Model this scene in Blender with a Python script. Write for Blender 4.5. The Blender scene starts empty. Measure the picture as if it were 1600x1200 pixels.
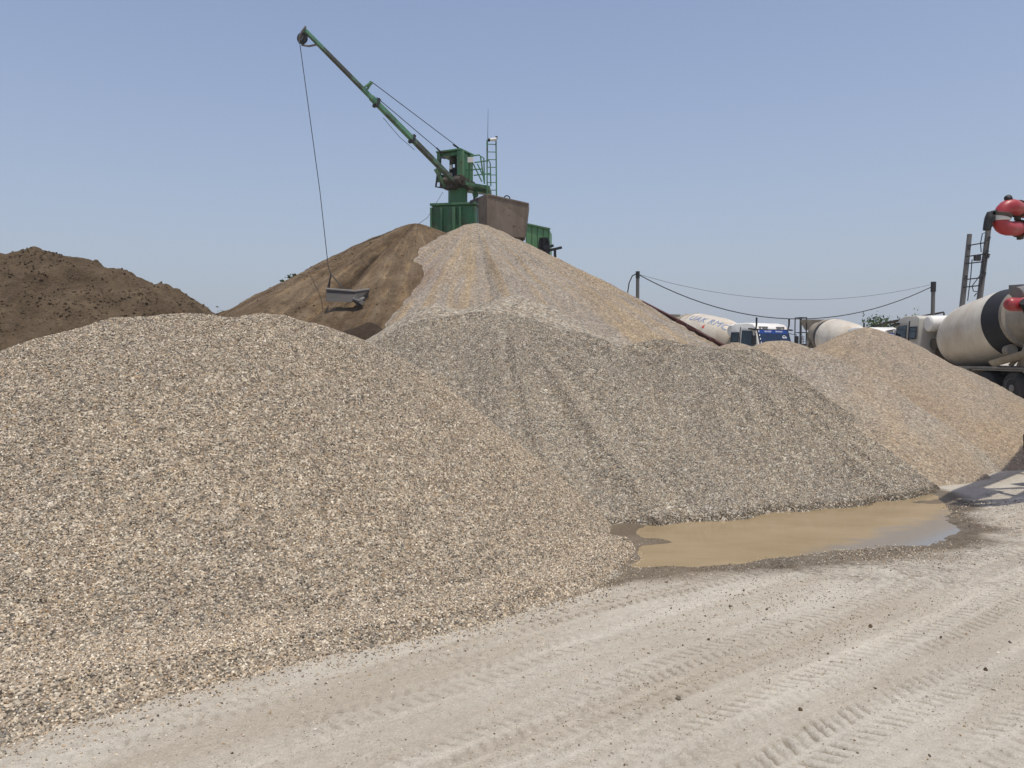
import bpy, bmesh, math, random
import numpy as np
from mathutils import Vector, Matrix
random.seed(4); RNG = np.random.default_rng(7)
SC = bpy.context.scene; COL = SC.collection
R = math.radians
# ------------------------------------------------------------------ camera, sky, sun, exposure
CAMH = 1.6; PITCH = math.atan(48/1200)
cam = bpy.data.objects.new('camera', bpy.data.cameras.new('camera')); COL.objects.link(cam)
cam.location = (0, 0, CAMH); cam.rotation_euler = (R(90)-PITCH, 0, 0)
cam.data.sensor_width = 36; cam.data.lens = 27; cam.data.clip_start = .05; cam.data.clip_end = 12000
SC.camera = cam
SUN = Vector((.13, -.17, .976)).normalized()
W = bpy.data.worlds.new('World'); SC.world = W; W.use_nodes = True
nt = W.node_tree; bg = nt.nodes['Background']
sk = nt.nodes.new('ShaderNodeTexSky'); sk.sky_type = 'NISHITA'; sk.sun_disc = False
sk.sun_elevation = math.asin(SUN.z); sk.sun_rotation = math.atan2(SUN.x, SUN.y)
sk.air_density = 1.0; sk.dust_density = 2.2; sk.ozone_density = 2.0; sk.altitude = 200
tn = nt.nodes.new('ShaderNodeMixRGB'); tn.blend_type = 'MULTIPLY'; tn.inputs[0].default_value = 1; tn.inputs[2].default_value = (1.07, 1.01, 1.02, 1)
nt.links.new(sk.outputs[0], tn.inputs[1])
tc = nt.nodes.new('ShaderNodeTexCoord'); sx = nt.nodes.new('ShaderNodeSeparateXYZ'); nt.links.new(tc.outputs['Generated'], sx.inputs[0])
def wm(op, a, b):
    n = nt.nodes.new('ShaderNodeMath'); n.operation = op
    for i, v in enumerate((a, b)):
        if isinstance(v, float): n.inputs[i].default_value = v
        else: nt.links.new(v, n.inputs[i])
    return n.outputs[0]
hz = wm('POWER', 2.71828, wm('MULTIPLY', wm('MAXIMUM', sx.outputs['Z'], 0.), -3.5))   # dusty air thickens towards the horizon
mx = nt.nodes.new('ShaderNodeMixRGB'); nt.links.new(hz, mx.inputs[0]); nt.links.new(tn.outputs[0], mx.inputs[1]); mx.inputs[2].default_value = (2.74, 3.09, 3.66, 1)
nt.links.new(mx.outputs[0], bg.inputs[0]); bg.inputs[1].default_value = .15
sl = bpy.data.lights.new('sun', 'SUN'); sl.energy = 3.4; sl.angle = R(.6); sl.color = (1, .945, .84)
so = bpy.data.objects.new('sun', sl); COL.objects.link(so)
so.rotation_euler = SUN.to_track_quat('Z', 'Y').to_euler(); so.location = (0, 0, 60)
SC.view_settings.view_transform = 'Standard'; SC.view_settings.look = 'None'
SC.view_settings.exposure = 0.0; SC.view_settings.gamma = 1

def at(px, py, D):
    """photo pixel (1600x1200) at distance D in front -> world point"""
    u = (px-800)/1200; v = (600-py)/1200
    y = math.cos(PITCH)+v*math.sin(PITCH); z = -math.sin(PITCH)+v*math.cos(PITCH)
    return Vector((u*D/y, D, CAMH+z*D/y))
def gnd(px, py):
    D = CAMH/((py-552)/1200); p = at(px, py, D); return Vector((p.x, p.y, 0))

# ------------------------------------------------------------------ noise
_perm = RNG.random((256, 256))
def vnoise(x, y, seed=0):
    x = np.asarray(x, float)+seed*17.31; y = np.asarray(y, float)+seed*9.77
    xi = np.floor(x).astype(int); yi = np.floor(y).astype(int); fx = x-xi; fy = y-yi
    fx = fx*fx*(3-2*fx); fy = fy*fy*(3-2*fy)
    g = lambda a, b: _perm[a & 255, b & 255]
    return (g(xi, yi)*(1-fx)+g(xi+1, yi)*fx)*(1-fy)+(g(xi, yi+1)*(1-fx)+g(xi+1, yi+1)*fx)*fy-.5
def fbm(x, y, o=4, seed=0):
    s = 0; a = 1
    for i in range(o):
        s = s+a*vnoise(x*2**i, y*2**i, seed+i); a *= .5
    return s

# ------------------------------------------------------------------ materials
class NT:
    def __init__(s, name):
        s.m = bpy.data.materials.new(name); s.m.use_nodes = True; s.t = s.m.node_tree; s.b = s.t.nodes['Principled BSDF']
        s.out = s.t.nodes['Material Output']
    def n(s, ty, **kw):
        nd = s.t.nodes.new('ShaderNode'+ty)
        for k, v in kw.items():
            if k.startswith('_'): setattr(nd, k[1:], v)
        return nd
    def l(s, a, b): s.t.links.new(a, b)
    def setin(s, sock, v):
        if hasattr(v, 'is_output') or isinstance(v, bpy.types.NodeSocket): s.l(v, sock)
        else: sock.default_value = v
    def coord(s, kind='Object'): return s.n('TexCoord').outputs[kind]
    def noise(s, vec, scale, detail=4, rough=.55, dist=0):
        nd = s.n('TexNoise'); s.l(vec, nd.inputs['Vector']); nd.inputs['Scale'].default_value = scale
        nd.inputs['Detail'].default_value = detail; nd.inputs['Roughness'].default_value = rough; nd.inputs['Distortion'].default_value = dist
        return nd.outputs[0]
    def voro(s, vec, scale, feature='F1'):
        nd = s.n('TexVoronoi', _feature=feature); s.l(vec, nd.inputs['Vector']); nd.inputs['Scale'].default_value = scale; return nd
    def ramp(s, fac, stops, interp='LINEAR'):
        nd = s.n('ValToRGB'); s.l(fac, nd.inputs[0]); cr = nd.color_ramp; cr.interpolation = interp
        while len(cr.elements) < len(stops): cr.elements.new(.5)
        for e, (p, c) in zip(cr.elements, stops):
            e.position = p; e.color = (c[0], c[1], c[2], 1) if not isinstance(c, (int, float)) else (c, c, c, 1)
        return nd.outputs[0]
    def mix(s, fac, a, b, mode='MIX'):
        nd = s.n('MixRGB', _blend_type=mode)
        for i, v in ((0, fac), (1, a), (2, b)):
            if isinstance(v, bpy.types.NodeSocket): s.l(v, nd.inputs[i])
            elif i == 0: nd.inputs[0].default_value = v
            else: nd.inputs[i].default_value = (*v[:3], 1)
        return nd.outputs[0]
    def math(s, op, a, b=0., c=None):
        nd = s.n('Math', _operation=op)
        for i, v in enumerate((a, b) if c is None else (a, b, c)):
            if isinstance(v, bpy.types.NodeSocket): s.l(v, nd.inputs[i])
            else: nd.inputs[i].default_value = v
        return nd.outputs[0]
    def map(s, vec, scale=(1, 1, 1), rot=(0, 0, 0), loc=(0, 0, 0)):
        nd = s.n('Mapping'); s.l(vec, nd.inputs[0]); nd.inputs['Scale'].default_value = scale; nd.inputs['Rotation'].default_value = rot; nd.inputs['Location'].default_value = loc
        return nd.outputs[0]
    def bump(s, h, strength=.5, dist=.02, prev=None):
        nd = s.n('Bump'); s.l(h, nd.inputs['Height']); nd.inputs['Strength'].default_value = strength; nd.inputs['Distance'].default_value = dist
        if prev is not None: s.l(prev, nd.inputs['Normal'])
        return nd.outputs[0]
    def attr(s, name): return s.n('Attribute', _attribute_name=name).outputs['Fac']
    def done(s, col=None, rough=.8, spec=.3, metal=0., nrm=None):
        if col is not None:
            if isinstance(col, bpy.types.NodeSocket): s.l(col, s.b.inputs['Base Color'])
            else: s.b.inputs['Base Color'].default_value = (*col[:3], 1)
        s.setin(s.b.inputs['Roughness'], rough); s.b.inputs['Specular IOR Level'].default_value = spec; s.b.inputs['Metallic'].default_value = metal
        if nrm is not None: s.l(nrm, s.b.inputs['Normal'])
        return s.m

STONE_PAL = [(0, (.075, .068, .06)), (.12, (.15, .133, .115)), (.25, (.30, .262, .215)), (.36, (.20, .20, .195)), (.5, (.44, .38, .305)), (.62, (.34, .255, .175)),
             (.72, (.36, .345, .32)), (.84, (.50, .445, .37)), (.93, (.62, .58, .51)), (1, (.70, .67, .61))]
def tint(pal, t, k=1.):
    return [(p, tuple(c[i]*t[i]*k for i in range(3))) for p, c in pal]
def mat_stone(name, t=(1, 1, 1), k=1., wet=False):
    m = NT(name)
    r = m.n('NewGeometry').outputs['Random Per Island']
    c = m.ramp(r, tint(STONE_PAL, t, k))
    co = m.coord()
    c = m.mix(.45, c, m.ramp(m.noise(co, 130, 3), [(.3, (.62, .6, .58)), (.7, (1.25, 1.24, 1.2))]), 'MULTIPLY')
    c = m.mix(.5, c, m.ramp(m.noise(co, .9, 3), [(.3, (.86, .88, .9)), (.7, (1.12, 1.08, 1.02))]), 'MULTIPLY')
    if wet:
        sp = m.n('SeparateXYZ'); m.l(co, sp.inputs[0])
        w = m.ramp(m.math('ADD', sp.outputs[2], m.math('MULTIPLY', m.noise(co, 5, 3), .10)), [(.075, 1.), (.115, 0.)])
        c = m.mix(w, c, m.mix(1., c, (.38, .35, .31), 'MULTIPLY'))
    return m.done(c, .82, .25)
def mat_gravel(name, scale, t=(1, 1, 1), k=1., bump=.02, patch=None, streaks=None, crush=1.):
    """bed of small stones: one colour per voronoi cell, stones rounded by the bump"""
    m = NT(name); co = m.coord()
    v = m.voro(co, scale); vc = v.outputs['Color']
    sep = m.n('SeparateColor'); m.l(vc, sep.inputs[0])
    c = m.ramp(sep.outputs[0], tint(STONE_PAL, t, k))
    v2 = m.voro(co, scale*.46); sep2 = m.n('SeparateColor'); m.l(v2.outputs['Color'], sep2.inputs[0])
    c = m.mix(.35, c, m.ramp(sep2.outputs[1], tint(STONE_PAL, t, k)))
    if crush < 1: c = m.mix(1-crush, c, tuple(.35*x*k for x in t))
    c = m.mix(.6, c, m.ramp(m.noise(co, .8, 5), [(.3, (.86, .86, .87)), (.7, (1.14, 1.12, 1.06))]), 'MULTIPLY')
    if streaks: c = streaks(m, co, c)
    if patch: c = patch(m, co, c)
    h = m.math('SUBTRACT', 1., v.outputs['Distance'])
    h2 = m.math('SUBTRACT', 1., v2.outputs['Distance'])
    h = m.math('ADD', m.math('MULTIPLY', h, .6), m.math('MULTIPLY', h2, .7))
    h = m.math('ADD', h, m.math('MULTIPLY', sep.outputs[1], .5))
    return m.done(c, .9, .15, nrm=m.bump(h, 1., bump))
def mat_soil(name, a, b, bump=.1, scale=1., streak=None):
    m = NT(name); co = m.coord()
    n1 = m.noise(co, 1.1*scale, 6, .65); n2 = m.noise(co, 7*scale, 6, .7)
    c = m.mix(m.ramp(n1, [(.35, 0.), (.65, 1.)]), a, b)
    c = m.mix(.55, c, m.ramp(n2, [(.3, (.55, .55, .55)), (.7, (1.3, 1.28, 1.22))]), 'MULTIPLY')
    n3 = m.noise(co, 30*scale, 4, .75)
    c = m.mix(.5, c, m.ramp(n3, [(.35, (.6, .6, .6)), (.68, (1.3, 1.3, 1.3))]), 'MULTIPLY')
    if streak: c = streak(m, co, c)
    h = m.math('ADD', m.math('MULTIPLY', n2, 1.2), m.math('MULTIPLY', n3, .5))
    return m.done(c, .95, .12, nrm=m.bump(h, .9, bump))
def mat_paint(name, col, rough=.5, dirt=None, amount=.5, scale=3., rust=None, rust_amt=.6, metal=0., spec=.4):
    m = NT(name); co = m.coord(); c = col
    n = m.noise(co, scale, 6, .65)
    c = m.mix(m.ramp(n, [(.25, 0.), (.8, 1.)]), tuple(x*.82 for x in col), tuple(min(1, x*1.1) for x in col))
    if dirt:
        d = m.noise(m.map(co, (1, 1, .45)), scale*.8, 7, .7)
        c = m.mix(m.ramp(d, [(.62-.3*amount, 0.), (.8-.2*amount, amount)]), c, dirt)
    if rust:
        d = m.noise(co, scale*1.7, 8, .75, .6)
        c = m.mix(m.ramp(d, [(1-rust_amt, 0.), (1-rust_amt+.07, 1.)]), c, rust)
    hb = m.noise(co, 25, 3)
    return m.done(c, m.ramp(n, [(.3, max(.05, rough-.12)), (.7, min(1, rough+.15))]), spec, metal, m.bump(hb, .12, .01))
def mat_flat(name, col, rough=.6, spec=.4, metal=0.):
    m = NT(name); co = m.coord()
    n = m.noise(co, 9, 5)
    return m.done(m.mix(m.ramp(n, [(.3, 0.), (.7, 1.)]), tuple(x*.75 for x in col), tuple(x*1.2 for x in col)), rough, spec, metal)

M = {}
M['stone_buff'] = mat_stone('stone_buff', (1.035, .983, .885), 1.13)
M['stone_grey'] = mat_stone('stone_grey', (.995, .978, .92), 1.08, True)
M['stone_loose'] = mat_stone('stone_loose', (1.04, .98, .88), 1.1)
def grit_mat():
    m = NT('grit'); r = m.n('NewGeometry').outputs['Random Per Island']
    return m.done(m.ramp(r, [(0, (.26, .225, .17)), (.35, (.40, .36, .29)), (.8, (.50, .46, .38)), (1, (.62, .58, .50))]), .95, .1)
M['grit'] = grit_mat()
M['crumb'] = mat_stone('crumb', (.88, .78, .62), .85)
M['gravel_buff'] = mat_gravel('gravel_buff', 42, (1.04, .982, .885), .95, .02)
M['gravel_grey'] = mat_gravel('gravel_grey', 42, (1.0, .978, .912), .90, .02)
def fan(m, co, c):
    sep = m.n('SeparateXYZ'); m.l(co, sep.inputs[0])
    ang = m.math('ARCTAN2', sep.outputs[0], m.math('MULTIPLY', sep.outputs[1], -1.))
    rad = m.math('POWER', m.math('ADD', m.math('MULTIPLY', sep.outputs[0], sep.outputs[0]), m.math('MULTIPLY', sep.outputs[1], sep.outputs[1])), .5)
    comb = m.n('CombineXYZ'); m.l(m.math('MULTIPLY', ang, 13.), comb.inputs[0]); m.l(m.math('MULTIPLY', rad, .09), comb.inputs[1])
    wob = m.n('VectorMath', _operation='ADD'); m.l(comb.outputs[0], wob.inputs[0])
    ww = m.n('VectorMath', _operation='SCALE'); nn = m.n('TexNoise'); m.l(co, nn.inputs['Vector']); nn.inputs['Scale'].default_value = .6
    m.l(nn.outputs['Color'], ww.inputs[0]); ww.inputs['Scale'].default_value = .35; m.l(ww.outputs[0], wob.inputs[1])
    s1 = m.noise(wob.outputs[0], 1.3, 5, .62)
    c = m.mix(m.ramp(s1, [(.47, 0.), (.58, .9)]), c, m.mix(1., c, (1.14, 1.02, .82), 'MULTIPLY'))
    s2 = m.noise(m.map(wob.outputs[0], loc=(7, 3, 0)), 2.2, 5, .6)
    c = m.mix(m.ramp(s2, [(.5, 0.), (.64, .7)]), c, m.mix(1., c, (.80, .81, .83), 'MULTIPLY'))
    # grey fresh tip on the left flank of the fan, buff on the other
    side = m.ramp(m.math('ADD', m.math('MULTIPLY', ang, .5), .5), [(.30, 1.), (.52, 0.)])
    return m.mix(m.math('MULTIPLY', side, .8), c, m.mix(1., c, (1.05, 1.04, 1.05), 'MULTIPLY'))
def pinks(m, co, c):
    vm = m.n('VectorMath', _operation='DISTANCE'); m.l(m.map(co, (1., .42, 0.)), vm.inputs[0]); vm.inputs[1].default_value = (-1.45, -2.3, 0)
    f = m.math('SUBTRACT', 1.25, m.math('ADD', vm.outputs['Value'], m.math('MULTIPLY', m.noise(co, 1.4, 4), .9)))
    return m.mix(m.ramp(f, [(.05, 0.), (.55, .75)]), c, m.mix(1., c, (1.02, .92, .90), 'MULTIPLY'))
M['gravel_fan'] = mat_gravel('gravel_fan', 30, (1.04, .975, .885), .84, .035, pinks, fan, .75)
def warm(m, co, c):
    return m.mix(m.ramp(m.noise(m.map(co, (1, .5, 1), (0, 0, .7)), 1.1, 4), [(.4, 0.), (.65, .8)]), c, m.mix(1., c, (1.1, 1.0, .88), 'MULTIPLY'))
M['gravel_tan'] = mat_gravel('gravel_tan', 62, (1.045, .96, .835), .84, .014, None, warm, .7)
M['gravel_tan_pale'] = mat_gravel('gravel_tan_pale', 62, (1.02, .97, .88), .88, .014, None, warm, .8)
M['soil_dark'] = mat_soil('soil_dark', (.105, .075, .047), (.175, .13, .084), .12)
def sand_streak(m, co, c):
    sep = m.n('SeparateXYZ'); m.l(co, sep.inputs[0])
    ang = m.math('ARCTAN2', sep.outputs[0], m.math('MULTIPLY', sep.outputs[1], -1.))
    rad = m.math('POWER', m.math('ADD', m.math('MULTIPLY', sep.outputs[0], sep.outputs[0]), m.math('MULTIPLY', sep.outputs[1], sep.outputs[1])), .5)
    comb = m.n('CombineXYZ'); m.l(m.math('MULTIPLY', ang, 8.), comb.inputs[0]); m.l(m.math('MULTIPLY', rad, .22), comb.inputs[1])
    s1 = m.noise(comb.outputs[0], 1.5, 6, .65, .6)
    c = m.mix(m.ramp(s1, [(.40, 0.), (.55, .85)]), c, m.mix(1., c, (.62, .58, .54), 'MULTIPLY'))
    s2 = m.noise(m.map(comb.outputs[0], loc=(4, 9, 0)), 2.6, 6, .65, .4)
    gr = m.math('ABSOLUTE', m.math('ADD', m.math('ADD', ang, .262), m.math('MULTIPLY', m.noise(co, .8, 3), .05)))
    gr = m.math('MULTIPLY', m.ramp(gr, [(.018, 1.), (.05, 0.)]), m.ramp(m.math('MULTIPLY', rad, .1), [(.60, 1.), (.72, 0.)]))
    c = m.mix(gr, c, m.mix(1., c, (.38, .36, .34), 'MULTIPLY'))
    return m.mix(m.ramp(s2, [(.50, 0.), (.62, .8)]), c, m.mix(1., c, (1.45, 1.38, 1.24), 'MULTIPLY'))
M['sand_brown'] = mat_soil('sand_brown', (.145, .106, .068), (.235, .178, .118), .08, 1., sand_streak)
M['sand_dark'] = mat_soil('sand_dark', (.045, .034, .024), (.085, .062, .042), .1)
M['green'] = mat_paint('green', (.055, .20, .085), .5, (.10, .09, .06), .7, 2.2, (.07, .04, .022), .42)
M['green_pale'] = mat_paint('green_pale', (.11, .26, .135), .5, (.12, .11, .08), .5, 1.4, (.05, .04, .035), .42)
def boom_mat():
    m = NT('boom_paint'); co = m.coord(); n = m.noise(co, 3, 6, .65)
    c = m.mix(m.ramp(n, [(.3, 0.), (.7, 1.)]), (.075, .20, .115), (.14, .29, .185))
    d = m.noise(co, .62, 4, .6, .3); c = m.mix(m.ramp(d, [(.47, 0.), (.55, .9)]), c, m.mix(n, (.035, .03, .028), (.10, .085, .07)))
    return m.done(c, .6, .35)
M['boom_paint'] = boom_mat()
M['green_shed'] = mat_paint('green_shed', (.105, .26, .11), .5, (.13, .13, .08), .5, 1.6, (.07, .045, .03), .3)
M['rust'] = mat_paint('rust', (.15, .115, .085), .8, (.235, .19, .145), .7, 1.6, (.06, .032, .022), .42)
M['rust_red'] = mat_paint('rust_red', (.075, .026, .019), .75, (.13, .075, .055), .45, 2., None)
M['machine'] = mat_paint('machine', (.045, .042, .032), .7, (.10, .075, .05), .7, 4., (.09, .04, .02), .45)
M['steel_dark'] = mat_flat('steel_dark', (.028, .028, .03), .6)
M['rope'] = mat_flat('rope', (.025, .025, .028), .6)
M['bucket_steel'] = mat_paint('bucket_steel', (.085, .078, .072), .65, (.10, .08, .06), .6, 4., (.07, .05, .035), .4)
M['steel_grey'] = mat_paint('steel_grey', (.17, .165, .155), .6, (.20, .16, .12), .6, 4., (.09, .06, .045), .35)
M['white'] = mat_paint('white', (.74, .725, .68), .4, (.42, .36, .28), .35, 1.2)
M['drum_white'] = mat_paint('drum_white', (.62, .575, .48), .45, (.36, .28, .20), .75, .8, (.45, .38, .29), .40)
M['cab_beige'] = mat_paint('cab_beige', (.44, .42, .37), .5, (.30, .26, .20), .6, 1.3)
M['concrete_splash'] = mat_paint('concrete_splash', (.30, .265, .21), .85, (.17, .14, .105), .7, 2.5, (.42, .39, .33), .35)
M['chassis'] = mat_paint('chassis', (.24, .22, .18), .8, (.12, .10, .08), .6, 2.5)
M['black'] = mat_flat('black', (.014, .014, .016), .65)
M['rubber'] = mat_paint('rubber', (.02, .02, .02), .85, (.12, .10, .08), .5, 3.)
M['red'] = mat_paint('red', (.36, .035, .042), .42, (.36, .19, .16), .6, 3., None, spec=.5)
M['grey_alu'] = mat_flat('grey_alu', (.20, .19, .18), .5, .5, .3)
M['cream'] = mat_paint('cream', (.62, .60, .54), .5, (.3, .25, .2), .5, 3)
M['blue_strip'] = mat_flat('blue_strip', (.012, .05, .25), .35)
M['letter_blue'] = mat_flat('letter_blue', (.20, .27, .42), .6)
M['letter_white'] = mat_flat('letter_white', (.75, .76, .8), .5)
M['letter_red'] = mat_flat('letter_red', (.55, .03, .03), .5)
M['pole_conc'] = mat_paint('pole_conc', (.16, .15, .14), .85, (.09, .085, .08), .5, 3.)
M['bark'] = mat_flat('bark', (.07, .055, .04), .9, .1)
def glass(name, col, rough=.08):
    m = NT(name); return m.done(m.mix(m.ramp(m.noise(m.coord(), 2.), [(.3, 0.), (.7, 1.)]), col, tuple(x*1.8 for x in col)), rough, .5)
M['glass_blue'] = glass('glass_blue', (.008, .018, .042))
M['glass'] = glass('glass', (.012, .022, .032))
def leafmat():
    m = NT('leaf'); r = m.n('NewGeometry').outputs['Random Per Island']
    m.done(m.ramp(r, [(0, (.035, .06, .02)), (.5, (.06, .10, .03)), (1, (.11, .15, .055))]), .7, .2)
    return m.m
M['leaf'] = leafmat()

# ------------------------------------------------------------------ mesh helpers
def tag(o, label=None, cat=None, group=None, kind=None):
    for k, v in (('label', label), ('category', cat), ('group', group), ('kind', kind)):
        if v: o[k] = v
    return o
def empty(name, loc, label, cat, group=None, rz=0):
    o = bpy.data.objects.new(name, None); COL.objects.link(o); o.location = loc; o.rotation_euler = (0, 0, rz); o.empty_display_size = .3
    return tag(o, label, cat, group)
def link(name, me, mat, parent=None, loc=None):
    o = bpy.data.objects.new(name, me); COL.objects.link(o)
    if mat: me.materials.append(mat)
    if parent: o.parent = parent
    if loc is not None: o.location = loc
    return o
def np_mesh(name, V, F, smooth=True):
    """V (n,3), F (m,k) uniform polygons"""
    me = bpy.data.meshes.new(name); V = np.ascontiguousarray(V, np.float32); F = np.ascontiguousarray(F, np.int32); k = F.shape[1]
    me.vertices.add(len(V)); me.vertices.foreach_set('co', V.ravel())
    me.loops.add(F.size); me.loops.foreach_set('vertex_index', F.ravel())
    me.polygons.add(len(F)); me.polygons.foreach_set('loop_start', np.arange(0, F.size, k, dtype=np.int32))
    me.polygons.foreach_set('use_smooth', np.full(len(F), smooth)); me.update(calc_edges=True); return me

class MB:
    def __init__(s): s.v = []; s.f = []; s.o = Vector((0, 0, 0))
    def add(s, vs, fs):
        k = len(s.v); s.v += [Vector(v) for v in vs]; s.f += [tuple(i+k for i in f) for f in fs]; return s
    def box(s, c, size, rz=0, ry=0, rx=0):
        m = Matrix.Translation(c) @ Matrix.Rotation(rz, 4, 'Z') @ Matrix.Rotation(ry, 4, 'Y') @ Matrix.Rotation(rx, 4, 'X')
        h = [x/2 for x in size]
        vs = [m @ Vector((a*h[0], b*h[1], d*h[2])) for d in (-1, 1) for b in (-1, 1) for a in (-1, 1)]
        return s.add(vs, [(0, 2, 3, 1), (4, 5, 7, 6), (0, 1, 5, 4), (2, 6, 7, 3), (0, 4, 6, 2), (1, 3, 7, 5)])
    def span(s, a, b):
        return s.box([(a[i]+b[i])/2 for i in range(3)], [abs(a[i]-b[i]) for i in range(3)])
    def bar(s, p, q, w, h, up=(0, 0, 1), w2=None, h2=None):
        p = Vector(p); q = Vector(q); d = (q-p).normalized(); up = Vector(up)
        if abs(d.dot(up)) > .99: up = Vector((0, 1, 0))
        r = d.cross(up).normalized(); u = r.cross(d)
        w2 = w2 or w; h2 = h2 or h; vs = []
        for c, a, b in ((p, w, h), (q, w2, h2)):
            vs += [c-r*a/2-u*b/2, c+r*a/2-u*b/2, c+r*a/2+u*b/2, c-r*a/2+u*b/2]
        return s.add(vs, [(3, 2, 1, 0), (4, 5, 6, 7), (0, 1, 5, 4), (1, 2, 6, 5), (2, 3, 7, 6), (3, 0, 4, 7)])
    def tube(s, pts, r, n=8, cap=True):
        pts = [Vector(p) for p in pts]; rs = r if isinstance(r, (list, tuple)) else [r]*len(pts); vs = []; fs = []; ref = None
        for i, p in enumerate(pts):
            d = (pts[min(i+1, len(pts)-1)]-pts[max(i-1, 0)]).normalized()
            if ref is None: ref = Vector((0, 0, 1)) if abs(d.z) < .9 else Vector((1, 0, 0))
            a = (ref-d*ref.dot(d)).normalized(); b = d.cross(a); ref = a
            for j in range(n):
                t = 2*math.pi*j/n; vs.append(p+(a*math.cos(t)+b*math.sin(t))*rs[i])
        for i in range(len(pts)-1):
            for j in range(n): fs.append((i*n+j, i*n+(j+1) % n, (i+1)*n+(j+1) % n, (i+1)*n+j))
        if cap: fs += [tuple(range(n))[::-1], tuple((len(pts)-1)*n+j for j in range(n))]
        return s.add(vs, fs)
    def lathe(s, prof, o, d, n=32, cap=True):
        o = Vector(o); d = Vector(d).normalized(); ref = Vector((0, 0, 1)) if abs(d.z) < .9 else Vector((1, 0, 0))
        a = (ref-d*ref.dot(d)).normalized(); b = d.cross(a); vs = []; fs = []
        for t, r in prof:
            for j in range(n):
                w = 2*math.pi*j/n; vs.append(o+d*t+(a*math.cos(w)+b*math.sin(w))*r)
        for i in range(len(prof)-1):
            for j in range(n): fs.append((i*n+j, i*n+(j+1) % n, (i+1)*n+(j+1) % n, (i+1)*n+j))
        if cap: fs += [tuple(range(n))[::-1], tuple((len(prof)-1)*n+j for j in range(n))]
        return s.add(vs, fs)
    def prism(s, poly, ext):
        n = len(poly); ext = Vector(ext); vs = [Vector(p) for p in poly]+[Vector(p)+ext for p in poly]
        return s.add(vs, [tuple(range(n))[::-1], tuple(range(n, 2*n))]+[(i, (i+1) % n, (i+1) % n+n, i+n) for i in range(n)])
    def build(s, name, mat, parent=None, origin=None, smooth=False, bevel=0):
        o = Vector(origin) if origin is not None else Vector((0, 0, 0))
        bm = bmesh.new(); bv = [bm.verts.new(v-o) for v in s.v]
        for f in s.f:
            try: bm.faces.new([bv[i] for i in f])
            except ValueError: pass
        bmesh.ops.recalc_face_normals(bm, faces=bm.faces)
        if bevel:
            bmesh.ops.bevel(bm, geom=list(bm.edges), offset=bevel, segments=2, profile=.5, affect='EDGES', clamp_overlap=True)
        me = bpy.data.meshes.new(name); bm.to_mesh(me); bm.free()
        ob = link(name, me, mat, parent)
        if smooth:
            for p in me.polygons: p.use_smooth = True
            try: me.set_sharp_from_angle(angle=R(40))
            except Exception: pass
        return ob

# ------------------------------------------------------------------ ground
T = np.array((.79, .613)); N = np.array((-.613, .79))          # direction of the wheel tracks and across them
PUD = [gnd(*p) for p in ((1004, 812), (1060, 800), (1170, 786), (1296, 780), (1316, 771), (1440, 768), (1468, 786), (1466, 806), (1496, 828), (1440, 850), (1380, 852), (1330, 858),
       (1290, 862), (1250, 866), (1160, 878), (1060, 884), (1000, 884), (1004, 840))]
PUD = np.array([(p.x, p.y) for p in PUD])
def poly_sdf(P, X, Y):
    n = len(P); d = np.full(X.shape, 1e9); ins = np.zeros(X.shape, bool)
    for i in range(n):
        a = P[i]; b = P[(i+1) % n]; e = b-a
        t = np.clip(((X-a[0])*e[0]+(Y-a[1])*e[1])/(e@e), 0, 1)
        d = np.minimum(d, np.hypot(X-a[0]-t*e[0], Y-a[1]-t*e[1]))
        c = ((a[1] > Y) != (b[1] > Y)) & (X < (b[0]-a[0])*(Y-a[1])/(b[1]-a[1]+1e-12)+a[0]); ins ^= c
    return np.where(ins, -d, d)
def stretched(lo, hi, step, far):
    c = list(np.arange(lo, hi, step)); s = step; a = [lo]; b = [c[-1]]
    while a[-1] > -far: s *= 1.22; a.append(a[-1]-s)
    s = step
    while b[-1] < far: s *= 1.22; b.append(b[-1]+s)
    return np.array(a[:0:-1]+c+b[1:])
AMP = {1: .6, 2: .6, 3: .45, 4: .4, 5: .65, 6: .45, 7: .5}
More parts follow.
